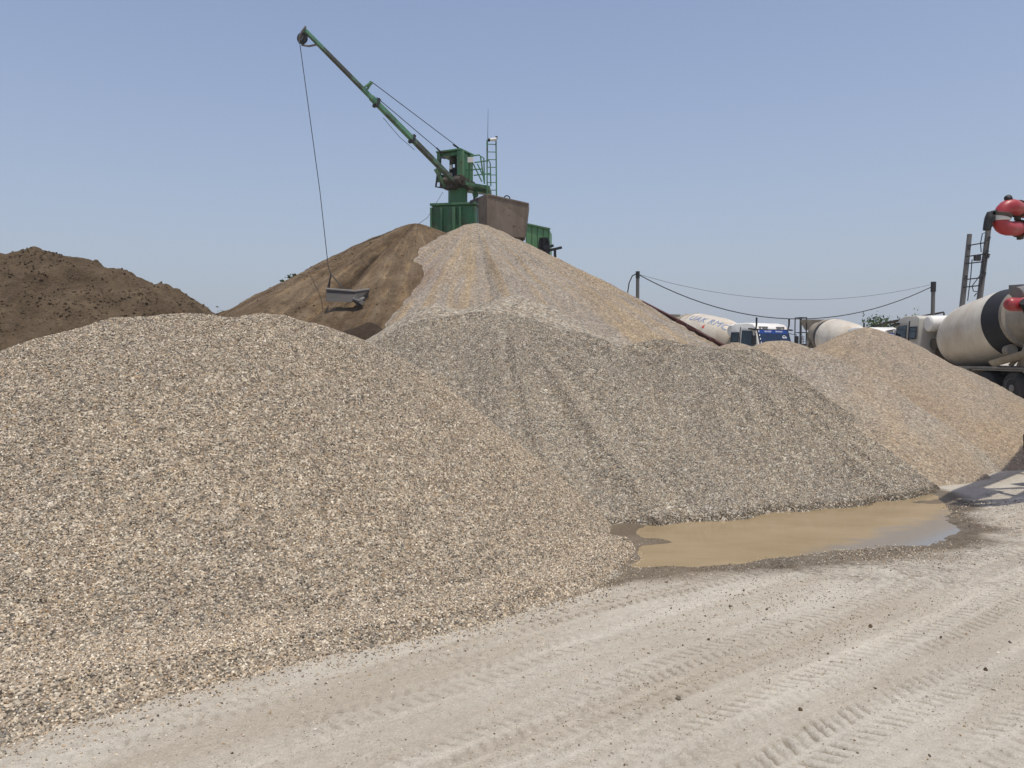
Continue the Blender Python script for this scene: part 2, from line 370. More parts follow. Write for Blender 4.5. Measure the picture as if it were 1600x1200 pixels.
def ground_h(X, Y):
    near = np.clip(1-np.hypot(X, Y)/30, 0, 1)
    t = X*T[0]+Y*T[1]; n = X*N[0]+Y*N[1]
    z = near*(.020*fbm(X*.7, Y*.7, 3, 3)+.004*fbm(X*5, Y*5, 3, 8)+.004*fbm(X*14, Y*14, 2, 5))
    z += near*(.011*fbm(t*.25, n*3.2, 4, 11)+.006*np.maximum(fbm(t*5, n*9, 4, 12), .05)*np.clip(2*vnoise(t*.8, n*.8, 13)+.5, 0, 1))                    # long low ruts along the traffic
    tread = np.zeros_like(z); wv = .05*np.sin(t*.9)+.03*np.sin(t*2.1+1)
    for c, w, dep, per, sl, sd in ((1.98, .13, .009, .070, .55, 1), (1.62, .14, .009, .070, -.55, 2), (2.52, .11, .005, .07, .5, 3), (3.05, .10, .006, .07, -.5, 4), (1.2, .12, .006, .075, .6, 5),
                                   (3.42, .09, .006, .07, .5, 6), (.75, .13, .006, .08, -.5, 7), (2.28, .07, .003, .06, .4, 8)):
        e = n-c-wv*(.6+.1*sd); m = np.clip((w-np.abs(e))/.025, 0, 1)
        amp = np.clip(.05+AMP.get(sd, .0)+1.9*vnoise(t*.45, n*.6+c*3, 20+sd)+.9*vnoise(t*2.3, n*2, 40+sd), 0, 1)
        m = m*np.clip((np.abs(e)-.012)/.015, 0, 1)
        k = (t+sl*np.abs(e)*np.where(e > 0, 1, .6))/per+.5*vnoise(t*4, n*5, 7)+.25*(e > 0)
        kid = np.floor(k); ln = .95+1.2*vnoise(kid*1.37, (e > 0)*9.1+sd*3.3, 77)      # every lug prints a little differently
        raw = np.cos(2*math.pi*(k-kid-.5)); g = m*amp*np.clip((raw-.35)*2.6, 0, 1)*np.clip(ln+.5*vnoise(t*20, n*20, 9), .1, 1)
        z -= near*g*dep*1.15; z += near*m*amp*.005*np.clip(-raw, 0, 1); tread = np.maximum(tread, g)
        z += near*amp*.007*np.exp(-((np.abs(e)-w-.02)/.02)**2)
    bar = gnd(1030, 846); sd = .30*np.exp(-(((X-bar.x)/.20)**2+((Y-bar.y)/.10)**2))+poly_sdf(PUD, X, Y)+.10*fbm(X*2.2, Y*3.2, 3, 30)+.03*fbm(X*9, Y*11, 2, 31)
    z = z*np.clip(.35+sd/.8, .25, 1)
    z += -.035*np.clip(.5-sd/.35, 0, 1)
    return z, sd, tread
gx = stretched(-2.4, 6.2, .013, 5000); gy = stretched(2.5, 9.6, .012, 5000)
GX, GY = np.meshgrid(gx, gy)
GZ, GS, GT = ground_h(GX, GY)
WET = np.clip(1.2-(GS+.02)/.44+.6*fbm(GX*2.5, GY*3.5, 4, 50), 0, 1)*np.clip(1.3-GS/.7, 0, 1)
_b = gnd(1030, 846); WET = np.maximum(WET, np.clip(1.6*np.exp(-(((GX-_b.x)/.30)**2+((GY-_b.y)/.22)**2)), 0, 1))
WET = np.maximum(WET, .8*np.clip(1-np.abs(poly_sdf(np.array([(p.x, p.y) for p in (gnd(940, 915), gnd(1090, 884), gnd(1240, 880), gnd(1400, 862), gnd(1350, 856), gnd(1060, 878))]), GX, GY))/.18+.8*fbm(GX*4, GY*4, 3, 52), 0, 1))
GRV = np.clip(1.2-np.abs(poly_sdf(np.array([(p.x, p.y) for p in (gnd(1480, 800), gnd(1640, 790), gnd(1640, 850), gnd(1420, 880), gnd(1250, 885), gnd(1330, 868), gnd(1500, 840))]), GX, GY))*1.6+1.2*fbm(GX*2, GY*2, 4, 55), 0, 1)
ny, nx = GX.shape; idx = np.arange(nx*ny).reshape(ny, nx)
F = np.stack([idx[:-1, :-1], idx[:-1, 1:], idx[1:, 1:], idx[1:, :-1]], -1).reshape(-1, 4)
gme = np_mesh('ground', np.stack([GX, GY, GZ], -1).reshape(-1, 3), F)
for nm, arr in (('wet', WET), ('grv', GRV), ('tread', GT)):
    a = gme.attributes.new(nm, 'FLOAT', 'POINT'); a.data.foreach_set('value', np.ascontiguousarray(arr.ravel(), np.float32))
def ground_mat():
    m = NT('dusty_ground'); co = m.coord()
    al = m.map(co, (1, 1, 1), (0, 0, -math.atan2(T[1], T[0])))
    c = m.mix(m.ramp(m.noise(co, .9, 6, .6), [(.3, 0.), (.7, 1.)]), (.43, .392, .328), (.535, .496, .425))
    c = m.mix(m.ramp(m.noise(m.map(al, (.16, 1.6, 1)), 1.5, 6, .6), [(.42, 0.), (.62, .75)]), c, (.37, .322, .25))
    c = m.mix(m.ramp(m.noise(m.map(al, (.1, 2.6, 1), loc=(3, 5, 0)), 1.4, 5, .6), [(.55, 0.), (.7, .7)]), c, (.61, .565, .48))
    c = m.mix(.5, c, m.ramp(m.noise(co, 22, 6, .75), [(.3, (.70, .69, .67)), (.7, (1.22, 1.22, 1.2))]), 'MULTIPLY')
    c = m.mix(.55, c, m.ramp(m.noise(co, 130, 3, .8), [(.32, (.66, .65, .63)), (.66, (1.22, 1.22, 1.22))]), 'MULTIPLY')
    sp = m.voro(co, 55); c = m.mix(m.ramp(sp.outputs['Distance'], [(.10, .5), (.22, 0.)]), c, (.25, .22, .18))
    c = m.mix(m.math('MULTIPLY', m.attr('tread'), .75), c, (.19, .16, .115))  # lug grooves darkened in the colour: pressed soil plus the shade inside them
    pat = m.ramp(m.noise(co, 1.7, 5, .6), [(.50, 0.), (.66, 1.)]); fl = m.ramp(m.noise(co, 34, 4, .7), [(.54, 0.), (.62, 1.)])
    c = m.mix(m.math('MULTIPLY', m.math('MULTIPLY', pat, fl), .6), c, (.20, .175, .14))
    v = m.voro(co, 40); s2 = m.n('SeparateColor'); m.l(v.outputs['Color'], s2.inputs[0])
    g = m.ramp(s2.outputs[0], tint(STONE_PAL, (1, .97, .92), .85))
    gf = m.math('MULTIPLY', m.attr('grv'), m.ramp(m.noise(co, 6, 5, .7), [(.40, 0.), (.60, 1.)]))
    c = m.mix(m.math('MULTIPLY', gf, .75), c, g)
    w = m.attr('wet')
    c = m.mix(m.ramp(w, [(.08, 0.), (.6, 1.)]), c, m.mix(1., c, (.36, .32, .27), 'MULTIPLY'))
    h = m.math('ADD', m.noise(co, 60, 5, .7), m.math('MULTIPLY', m.noise(co, 14, 5, .7), 1.5))
    nr = m.bump(h, .9, .013); nr = m.bump(m.math('MULTIPLY', m.math('SUBTRACT', 1., v.outputs['Distance']), gf), .8, .015, nr)
    return m.done(c, m.ramp(w, [(.3, .95), (1., .45)]), .2, nrm=nr)
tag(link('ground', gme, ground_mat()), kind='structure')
def puddle():
    m = NT('muddy_water'); co = m.coord()
    n = m.noise(m.map(co, (.6, 1.6, 1)), 1.6, 5, .6)
    c = m.mix(m.ramp(n, [(.35, 0.), (.7, 1.)]), (.265, .20, .112), (.325, .25, .15))
    sx = m.n('SeparateXYZ'); m.l(co, sx.inputs[0])
    c0 = PUD.mean(0)
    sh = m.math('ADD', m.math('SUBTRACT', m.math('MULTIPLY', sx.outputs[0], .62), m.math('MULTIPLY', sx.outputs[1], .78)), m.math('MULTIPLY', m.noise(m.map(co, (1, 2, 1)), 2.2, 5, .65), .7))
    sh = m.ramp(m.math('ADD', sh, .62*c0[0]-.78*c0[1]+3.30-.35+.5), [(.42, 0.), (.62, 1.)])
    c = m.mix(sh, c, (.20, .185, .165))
    nr = m.bump(m.noise(m.map(co, (1, 2.5, 1)), 9, 4, .6), .10, .004)
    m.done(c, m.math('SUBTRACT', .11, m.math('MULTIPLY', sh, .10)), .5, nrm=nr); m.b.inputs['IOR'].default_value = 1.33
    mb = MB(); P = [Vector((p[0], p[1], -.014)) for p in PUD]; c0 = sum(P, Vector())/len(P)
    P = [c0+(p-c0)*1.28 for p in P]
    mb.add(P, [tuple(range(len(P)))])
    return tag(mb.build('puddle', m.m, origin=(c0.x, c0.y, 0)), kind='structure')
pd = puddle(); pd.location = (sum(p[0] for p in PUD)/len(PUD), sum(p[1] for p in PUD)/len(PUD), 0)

# ------------------------------------------------------------------ heaps
def ico():
    bm = bmesh.new(); bmesh.ops.create_icosphere(bm, subdivisions=1, radius=1)
    V = np.array([v.co[:] for v in bm.verts]); F_ = np.array([[v.index for v in f.verts] for f in bm.faces]); bm.free(); return V, F_
ICO = ico()
CUBV = np.array([(a, b, c) for c in (-1, 1) for b in (-1, 1) for a in (-1, 1)])*.62
CUBF = np.array([(0, 2, 3), (0, 3, 1), (4, 5, 7), (4, 7, 6), (0, 1, 5), (0, 5, 4), (2, 6, 7), (2, 7, 3), (0, 4, 6), (0, 6, 2), (1, 3, 7), (1, 7, 5)])
def stones_mesh(name, P, size, coarse=False, flat=(.55, 1.)):
    """P (n,3) centres, size (n,): one mesh of n angular stones"""
    tv, tf = (CUBV, CUBF) if coarse else ICO
    n = len(P); K = 24; var = []
    for k in range(K): var.append(tv*(1+RNG.uniform(-.28, .28, (len(tv), 1)))+RNG.uniform(-.13, .13, tv.shape))
    var = np.array(var)[RNG.integers(0, K, n)]
    var = var*np.stack([RNG.uniform(.8, 1.35, n), RNG.uniform(.7, 1.05, n), RNG.uniform(*flat, n)], -1)[:, None, :]
    q = RNG.normal(size=(n, 4)); q /= np.linalg.norm(q, axis=1, keepdims=True); w, x, y, z = q.T
    Rm = np.stack([1-2*(y*y+z*z), 2*(x*y-w*z), 2*(x*z+w*y), 2*(x*y+w*z), 1-2*(x*x+z*z), 2*(y*z-w*x), 2*(x*z-w*y), 2*(y*z+w*x), 1-2*(x*x+y*y)], -1).reshape(n, 3, 3)
    V = np.einsum('nij,nkj->nki', Rm, var)*size[:, None, None]+P[:, None, :]
    F_ = tf[None]+(np.arange(n)*len(tv))[:, None, None]
    return np_mesh(name, V.reshape(-1, 3), F_.reshape(-1, 3), False)
def ridge_h(ridges, X, Y, s, r0, k=.12):
    acc = None
    for rd in ridges:
        for a, b in zip(rd, rd[1:] if len(rd) > 1 else rd):
            ex, ey = b[0]-a[0], b[1]-a[1]; L2 = ex*ex+ey*ey
            t = np.clip(((X-a[0])*ex+(Y-a[1])*ey)/L2, 0, 1) if L2 > 0 else np.zeros_like(X)
            d = np.hypot(X-a[0]-t*ex, Y-a[1]-t*ey)
            h = a[2]+t*(b[2]-a[2])-s*(np.sqrt(d*d+r0*r0)-r0)
            acc = h/k if acc is None else np.logaddexp(acc, h/k)
    return acc*k
def heap(name, ridges, s, r0, box, res, mat, label, cat, hfun=None, group='heaps of gravel and sand', k=.05, apex=None):
    x0, x1, y0, y1 = box
    X, Y = np.meshgrid(np.arange(x0, x1, res), np.arange(y0, y1, res))
    Z = ridge_h(ridges, X, Y, s, r0, k)
    if hfun is not None: Z = hfun(X, Y, Z)
    c = ridges[0][len(ridges[0])//2] if apex is None else apex; org = np.array((c[0], c[1], 0.))
    ny, nx = X.shape; idx = np.arange(nx*ny).reshape(ny, nx)
    up = Z > -.10
    keep = up[:-1, :-1] | up[:-1, 1:] | up[1:, 1:] | up[1:, :-1]
    Fq = np.stack([idx[:-1, :-1], idx[:-1, 1:], idx[1:, 1:], idx[1:, :-1]], -1)[keep]
    used = np.unique(Fq); re = np.full(nx*ny, -1); re[used] = np.arange(len(used))
    V = np.stack([X, Y, np.maximum(Z, -.25)], -1).reshape(-1, 3)
    o = link(name, np_mesh(name, V[used]-org, re[Fq]), mat, None, org)
    tag(o, label, cat, group)
    return o, (X, Y, Z, org)
def cover(o, data, dens, smin, smax, mat, coarse=False, fade=None, lift=.25, zmin=-.02):
    """stones lying on the heap's surface wherever it can be seen from about here"""
    X, Y, Z, org = data; res = X[0, 1]-X[0, 0]
    gy_, gx_ = np.gradient(Z, res)
    area = res*res*np.sqrt(1+gx_**2+gy_**2)
    nrm = np.stack([-gx_, -gy_, np.ones_like(Z)], -1); nrm /= np.linalg.norm(nrm, axis=-1, keepdims=True)
    vis = np.zeros(Z.shape, bool)
    for cx in (-.9, 0, .9):
        vx, vy, vz = cx-X, -Y, CAMH-Z; L = np.sqrt(vx*vx+vy*vy+vz*vz)
        vis |= (nrm[..., 0]*vx+nrm[..., 1]*vy+nrm[..., 2]*vz)/L > -.10
    pxx = X/np.maximum(Y, .2); vis &= (Z > zmin) & (np.abs(pxx) < .86) & ((CAMH-Z)/np.maximum(Y, .2) < .72) & (Y > 1.5)
    wgt = area*vis
    if fade is not None: wgt = wgt*fade(X, Y, Z)
    cs = np.cumsum(wgt.ravel()); n = int(cs[-1]*dens)
    ii = np.searchsorted(cs, RNG.random(n)*cs[-1]).clip(0, cs.size-1)
    dx, dy = RNG.uniform(-.5, .5, (2, n))*res
    x = X.ravel()[ii]+dx; y = Y.ravel()[ii]+dy; z = Z.ravel()[ii]+gx_.ravel()[ii]*dx+gy_.ravel()[ii]*dy
    sz = RNG.triangular(smin, (smin*1.6+smax)/2.6, smax, n)
    P = np.stack([x, y, z], -1)+nrm.reshape(-1, 3)[ii]*(sz*lift*RNG.uniform(-.6, 1.6, n))[:, None]-org
    c = link('stone_cover', stones_mesh('stone_cover', P, sz, coarse), mat, o); c['kind'] = 'stuff'
    return n
def gully(cx, cy, fa, amp, seed):
    def f(X, Y):
        a = np.arctan2(X-cx, -(Y-cy)); r = np.hypot(X-cx, Y-cy)
        n = fbm(a*fa, r*.25, 3, seed); n = .6*n-1.1*np.abs(fbm(a*fa*.8, r*.3, 2, seed+5))+.22
        return amp*n*np.clip(r/1.3, 0, 1)
    return f
def P3(px, py, D): return tuple(at(px, py, D))

# front heap: the long crest falls to the left, the right end is a half cone
fr = [[P3(-330, 645, 4.75), P3(-150, 606, 5.3), P3(0, 566, 5.74), P3(100, 528, 5.98), P3(190, 503, 6.22), P3(290, 494, 6.47), P3(420, 495, 6.8), P3(500, 517, 7.0), P3(570, 546, 7.12), P3(610, 574, 7.14)]]
def TOE(t): return 3.70+.55*np.maximum(0, t-3.55)+.04*np.sin(t*1.7)+.09*fbm(t*1.2, t*0+1, 2, 64)
def hf(X, Y, Z):
    n = X*N[0]+Y*N[1]; t = X*T[0]+Y*T[1]
    Z = Z+.045*fbm(X*.6, Y*.6, 2, 60)+.02*fbm(X*3, Y*3, 3, 61)+.010*fbm(X*12, Y*12, 2, 63)+gully(-1.8, 6.6, 4, .05, 62)(X, Y)
    # a low shelf of spread stone runs along the toe on the road side
    toe = TOE(t)
    wide = np.clip(.30-.055*(t+1.5), .10, .34)          # the spread strip narrows towards the puddle
    d = n-toe; sh = .62*np.clip(d, -.4, 1)*(d < wide)+(d >= wide)*(.62*wide-.04*np.clip(d-wide, 0, .3))
    lim = np.clip((t+3.2)/.8, 0, 1)*np.clip((5.05-t)/.4, 0, 1)*np.clip((toe+1.3-n)/.5, 0, 1)
    out = np.where(lim > 0, np.maximum(Z, (sh+.012*fbm(X*8, Y*8, 2, 65))*lim-.2*(1-lim)), Z)
    return out+lim*np.clip((3.6-t)/.6, 0, 1)*.022*np.exp(-((d-wide)/.05)**2)
front, fd = heap('gravel_heap', fr, .885, .42, (-7, 2.2, 2.0, 9.4), .03, M['gravel_buff'], 'big buff gravel heap beside the dusty track, the largest of all the small stone heaps', 'gravel heap', hf)
def m1(X, Y, Z):
    return Z+.06*fbm(X*.9, Y*.9, 3, 70)+.02*fbm(X*3.2, Y*3.2, 3, 71)+gully(-.2, 10., 4.2, .22, 72)(X, Y)
mid, md = heap('gravel_heap', [[P3(700, 499, 9.9), P3(752, 491, 10), P3(800, 496, 10), P3(900, 520, 10.1)]], .76, .45, (-3.8, 4.6, 6.2, 12.5), .035, M['gravel_grey'],
               'grey gravel heap directly behind the puddle, between the front heap and the crane heap', 'gravel heap', m1)
def m2(X, Y, Z): return Z+.05*fbm(X*.9, Y*.9, 3, 75)+.02*fbm(X*3, Y*3, 3, 76)
bck, bd = heap('gravel_heap', [[P3(690, 476, 12.6), P3(725, 487, 12.5), P3(760, 476, 12.5), P3(806, 463, 12.4), P3(850, 485, 12.2), P3(950, 527, 12)]], .66, .35, (-6, 7, 8, 16.5), .05, M['gravel_grey'],
               'low grey gravel ridge at the foot of the crane heap', 'gravel heap', m2)
def m3(X, Y, Z): return Z+.05*fbm(X*.9, Y*.9, 3, 80)+.02*fbm(X*3.2, Y*3.2, 3, 81)+gully(2.5, 10.3, 4.6, .27, 82)(X, Y)
rgt, rd_ = heap('gravel_heap', [[P3(1005, 541, 10.3), P3(1040, 534, 10.3), P3(1100, 543, 10.4), P3(1165, 553, 10.75)]], .76, .35, (-1.2, 6.4, 6.6, 13.2), .035, M['gravel_grey'],
                'grey gravel heap ending at the far side of the puddle, next to the tan heaps', 'gravel heap', m3)
def m4(X, Y, Z): return Z+.04*fbm(X*.9, Y*.9, 3, 85)+.02*fbm(X*3.2, Y*3.2, 3, 86)
heap('gravel_heap', [[P3(1120, 545, 14.2), P3(1150, 537, 14), P3(1185, 548, 13.8)]], .58, .3, (0, 9, 10, 18), .06, M['gravel_tan'], 'small tan gravel heap showing in front of the blue-windscreen mixer truck', 'gravel heap', m4)
def m5(X, Y, Z): return Z+.04*fbm(X*.9, Y*.9, 3, 90)+.02*fbm(X*3.2, Y*3.2, 3, 91)+gully(4, 12.1, 4, .15, 92)(X, Y)
t1, t1d = heap('gravel_heap', [[P3(1205, 535, 12.0), P3(1225, 537, 11.9), P3(1285, 563, 11.8), P3(1345, 602, 11.7), P3(1410, 645, 11.7)]], .72, .3, (.5, 9, 7.6, 15.5), .04, M['gravel_tan_pale'], 'tan gravel heap squeezed between the grey heap and the pointed tan heap', 'gravel heap', m5)
def m6(X, Y, Z): return Z+.04*fbm(X*.9, Y*.9, 3, 95)+.02*fbm(X*3.2, Y*3.2, 3, 96)+gully(6.2, 13.8, 3.4, .16, 97)(X, Y)
t2, t2d = heap('gravel_heap', [[P3(1335, 521, 13.9), P3(1352, 515, 13.8), P3(1375, 522, 13.9), P3(1470, 569, 13.9)]], .66, .3, (1.5, 13.5, 8.8, 18.5), .045, M['gravel_tan'], 'pointed tan gravel heap in front of the mixer truck with the black banded drum', 'gravel heap', m6)
# the dark soil heap on the left
def ml(X, Y, Z):
    return Z-.15+.35*fbm(X*.45, Y*.45, 3, 100)+.16*fbm(X*1.6, Y*1.6, 4, 101)+.30*np.maximum(fbm(X*2.6, Y*2.6, 4, 102), .10)+.07*fbm(X*6, Y*6, 2, 103)
soil, sld = heap('soil_heap', [[P3(-700, 420, 19), P3(-300, 394, 20), P3(-40, 392, 20.5), P3(60, 398, 20.5), P3(130, 410, 20.5), P3(215, 437, 20.5), P3(255, 460, 20.3)]], .62, .6, (-30, -3, 10, 27), .07, M['soil_dark'],
     'heap of dark brown clumpy soil rising behind the buff gravel heap', 'soil heap', ml)
# the crane's two great fans
SQ = P3(684, 366, 31.1); SA = P3(652, 352, 31.6); GA = P3(742, 350, 31.2)
def ms(X, Y, Z):
    a = np.arctan2(X-SA[0], -(Y-SA[1])); r = np.hypot(X-SA[0], Y-SA[1])
    Z = Z+.30*fbm(a*7, r*.12, 3, 110)*np.clip(r/3, 0, 1)+.10*fbm(X*1.1, Y*1.1, 4, 111)+.05*np.maximum(fbm(X*3, Y*3, 3, 112), .1)
    Z = Z-.075*np.clip(-a-.6, 0, 1)*r
    g = np.abs(a-(-.285+.02*vnoise(r*.3, r*0, 3)))*r
    return Z-.18*np.clip(1-g/.26, 0, 1)*np.clip(r/1.5, 0, 1)*np.clip((8.4-r)/.6, 0, 1)
sand, sd_ = heap('sand_heap', [[(SA[0]-.7, SA[1]+.6, SA[2]-.12), SA, SQ]], .52, .6, (-19, 6, 16, 35), .08, M['sand_brown'], 'tall brown sand heap under the crane boom, the scraper bucket lying on its slope', 'sand heap', ms)
def mg(X, Y, Z):
    a = np.arctan2(X-GA[0], -(Y-GA[1])); r = np.hypot(X-GA[0], Y-GA[1])
    w = np.clip((r-1.6)/4, 0, 1)
    Z = Z+.40*fbm(a*7, r*.10, 3, 120)*w+.12*fbm(X*.8, Y*.8, 4, 121)*w+.05*fbm(X*3, Y*3, 3, 122)
    return Z-.05*np.clip(-a-.15, 0, .6)*r-.066*np.clip(a-.45, 0, 1.2)*r-.06*np.clip(-a-.9, 0, 1.2)*r-.30*np.clip(-a-.50, 0, .6)*np.clip(r-3.5, 0, 6)
GQ = P3(697, 367, 30.7)
gf, gfd = heap('gravel_heap', [[GQ, GA, (GA[0]+.5, GA[1]+.1, GA[2]-.12), (GA[0]+1.9, GA[1]+.2, GA[2]-1.02)]], .5, .55, (-10, 14, 16, 34.5), .08, M['gravel_fan'],
     'tall gravel heap streaked grey and orange, heaped up against the green crane base', 'gravel heap', mg, apex=GA)
def md2(X, Y, Z): return Z+.10*fbm(X*1.5, Y*1.5, 3, 130)+.10*np.maximum(fbm(X*4, Y*4, 3, 131), .1)
heap('soil_heap', [[P3(552, 514, 17.2), P3(575, 511, 17), P3(610, 527, 16.6)]], .9, .25, (-6.5, 0, 14, 20), .06, M['sand_dark'], 'low dark soil mound in the gap below the scraper bucket', 'soil heap', md2)
QUICK = False
if not QUICK:
    n1 = cover(front, fd, 10500, .0044, .0086, M['stone_buff'], False, lambda X, Y, Z: 1.*(Y < 4.6))+cover(front, fd, 9500, .0045, .0088, M['stone_buff'], True, lambda X, Y, Z: 1.*(Y >= 4.6))
    n2 = cover(mid, md, 8000, .0042, .0084, M['stone_grey'], True)
    n3 = cover(rgt, rd_, 8000, .0042, .0084, M['stone_grey'], True)
    cover(soil, sld, 60, .008, .045, M['soil_dark'], False, lambda X, Y, Z: .25+np.clip(2.5*fbm(X*.6, Y*.6, 3, 140), 0, 1))
    cover(sand, sd_, 30, .008, .035, M['sand_brown'], False, lambda X, Y, Z: .25+np.clip(2.5*fbm(X*.6, Y*.6, 3, 141), 0, 1))
# ------------------------------------------------------------------ the dragline crane
DC = 33.4
def c_(px, py, d=0.): return at(px, py, DC+d)
CB = (c_(712, 400).x, DC+.4, 0)
crane = empty('dragline_crane', CB, 'green dragline crane with a long raised boom standing behind the gravel fan', 'crane')
def cpart(mb, name, mat, parent=None, **kw):
    return mb.build(name, M[mat], parent or crane, origin=CB, **kw)
def sub(o, mb, name, mat, **kw):
    return mb.build(name, M[mat], o, origin=CB, **kw)
# base tank: a tall green box with ribs and a lipped top, turned a little
bx0, bx1 = c_(679, 330).x, c_(750, 330).x; zt = c_(700, 323).z; bw = bx1-bx0
mb = MB(); bc = ((bx0+bx1)/2, DC+.55)
RZ = R(-9)
mb.box((bc[0], bc[1], zt/2), (bw*.97, 1.7, zt), RZ)
base = cpart(mb, 'base_tank', 'green', bevel=.015)
def rot(p, c, a): return (c[0]+(p[0]-c[0])*math.cos(a)-(p[1]-c[1])*math.sin(a), c[1]+(p[0]-c[0])*math.sin(a)+(p[1]-c[1])*math.cos(a))
mb = MB()
for fx in (-.49, -.26, .02, .16, .49):
    x, y = rot((bc[0]+fx*bw, bc[1]-.85), bc, RZ); mb.box((x, y-.08, zt/2-.05), (.07 if fx != .02 else .12, .30, zt-.1), RZ)
sub(base, mb, 'rib', 'green')
mb = MB(); mb.box((bc[0], bc[1], zt+.05), (bw*1.04, 1.95, .10), RZ); sub(base, mb, 'top_plate', 'green', bevel=.01)
# column and slewing ring
cx, cz0, cz1 = c_(714, 300).x, zt+.1, c_(714, 291).z
mb = MB(); mb.lathe([(0, .52), (.1, .42), (cz1-cz0, .42)], (cx, DC+.5, cz0), (0, 0, 1), 24); cpart(mb, 'column', 'green', smooth=True)
mb = MB(); mb.lathe([(0, .45), (.03, .56), (.13, .56), (.16, .5)], (cx, DC+.5, cz1-.05), (0, 0, 1), 28); cpart(mb, 'slewing_ring', 'machine', smooth=True)
# upper works
zf = c_(712, 283).z
mb = MB(); mb.box((cx, DC+.45, zf-.05), (1.15, 1.25, .36), R(-20)); mb.box((cx-.3, DC-.1, zf-.15), (.5, .5, .42), R(-20)); mb.tube([(cx-.55, DC-.2, zf-.06), (cx+.2, DC-.45, zf-.06)], .17, 14)
mb.box((cx+.12, DC-.28, zf+.06), (.34, .26, .24), R(-20))
cpart(mb, 'winch_frame', 'machine', bevel=.01)
mb = MB(); mb.box((cx+.85, DC+.75, zf-.22), (1.0, .5, .22), R(-8), R(14)); mb.tube([(c_(740, 297).x, DC+.6, zf-.25), (c_(740, 297).x, DC+.6, zt+.1)], .05, 8)
mb.lathe([(0, .13), (.22, .13)], (c_(742, 300).x, DC+.4, c_(742, 300).z), (0, 1, 0), 14)
cpart(mb, 'counter_beam', 'green')
# cab: open at the front and on the boom side, so that the works inside show
zr = c_(712, 237).z; A = R(-26); cc = (cx-.10, DC+.45); hw, hd = .56, .56
def K(x, y): return rot((cc[0]+x, cc[1]+y), cc, A)
mb = MB()
for sx, sy, wd in ((-1, -1, .16), (1, -1, .20), (-1, 1, .12), (1, 1, .12)):
    x, y = K(sx*(hw-.05), sy*(hd-.05)); mb.box((x, y, (zf+zr)/2), (wd, .12, zr-zf), A)
x, y = K(hw-.02, .1); mb.box((x, y, (zf+zr)/2), (.04, .9, zr-zf-.1), A)
x, y = K(0, hd-.03); mb.box((x+.12, y, (zf+zr)/2), (.8, .04, zr-zf-.1), A)
x, y = K(-hw+.04, -.1); mb.box((x, y, zf+.2), (.04, 1.0, .36), A)
cabo = cpart(mb, 'cab', 'green', bevel=.008)
mb = MB(); x, y = K(0, 0); mb.box((x, y, zr+.03), (1.24, 1.22, .07), A); mb.box((x+.03, y-.05, zr-.09), (1.0, .85, .14), A); sub(cabo, mb, 'roof', 'green', bevel=.01)
mb = MB(); x, y = K(.02, .1); mb.box((x, y, zf+.33), (.5, .5, .66), A); mb.box((x+.1, y-.25, zf+.75), (.3, .2, .34), A); sub(cabo, mb, 'control_console', 'black', bevel=.02)
mb = MB(); x, y = K(-.05, -.1); mb.lathe([(0, .10), (.02, .15), (.24, .15), (.26, .10)], (x, y, zr-.42), (0, 0, 1), 18); sub(cabo, mb, 'motor', 'machine', smooth=True)
mb = MB(); x, y = K(.0, -.38); mb.box((x, y, zf+.62), (.13, .04, .18), A); sub(cabo, mb, 'gauge_panel', 'cream', bevel=.01); mb = MB(); mb.box((x-.02, y, zf+.28), (.15, .1, .16), A); sub(cabo, mb, 'switch_box', 'cream', bevel=.01)
mb = MB(); x, y = K(hw+.01, -.42); mb.bar((x, y, zf-.1), (x+.02, y, zr), .16, .05, (0, 1, 0)); sub(cabo, mb, 'corner_strip', 'green_pale')
# platform with railing on the far side
x0, x1, zp = c_(728, 290).x, c_(765, 290).x, c_(745, 288).z
mb = MB(); mb.add([(x0, DC-.25, zp+.05), (x1, DC+.1, zp-.04), (x1+.05, DC+1.5, zp-.02), (x0, DC+1.2, zp+.05), (x0, DC-.25, zp-.07), (x1, DC+.1, zp-.16), (x1+.05, DC+1.5, zp-.19), (x0, DC+1.2, zp-.12)],
                  [(0, 1, 2, 3), (7, 6, 5, 4), (0, 4, 5, 1), (1, 5, 6, 2), (2, 6, 7, 3), (3, 7, 4, 0)])
plat = cpart(mb, 'platform', 'green')
mb = MB()
def T_(pts, r=.027, d=-.2): mb.tube([c_(a, b, d if len(q) == 0 else q[0]) for a, b, *q in pts], r, 6)
T_([(734, 288), (734, 250), (736, 244), (749, 242), (751, 245), (757, 287)], .03); T_([(729, 266), (753, 264)]); T_([(741, 254), (755, 252)]); T_([(739, 255), (753, 284)])
T_([(746, 256), (756, 277)]); T_([(751, 244, .9), (756, 247, .9), (757, 285, .9)]); T_([(755, 252, 1.1), (764, 251, 1.1), (766, 255, 1.1), (767, 291, 1.1)]); T_([(740, 274, .8), (767, 271, .8)]); T_([(734, 242, .4), (734, 286, .4)]); T_([(728, 242), (728, 286)])
sub(plat, mb, 'railing', 'green', smooth=True)
mb = MB(); p = c_(735, 250, -.28); mb.box(p, (.24, .08, .22)); cpart(mb, 'light_box', 'cream', bevel=.01)
# loop guard by the boom foot
mb = MB(); T_([(696, 247), (690, 246), (687, 250), (684, 270), (681, 292), (692, 293)], .045, -.2); cpart(mb, 'guard_hoop', 'steel_dark', smooth=True)
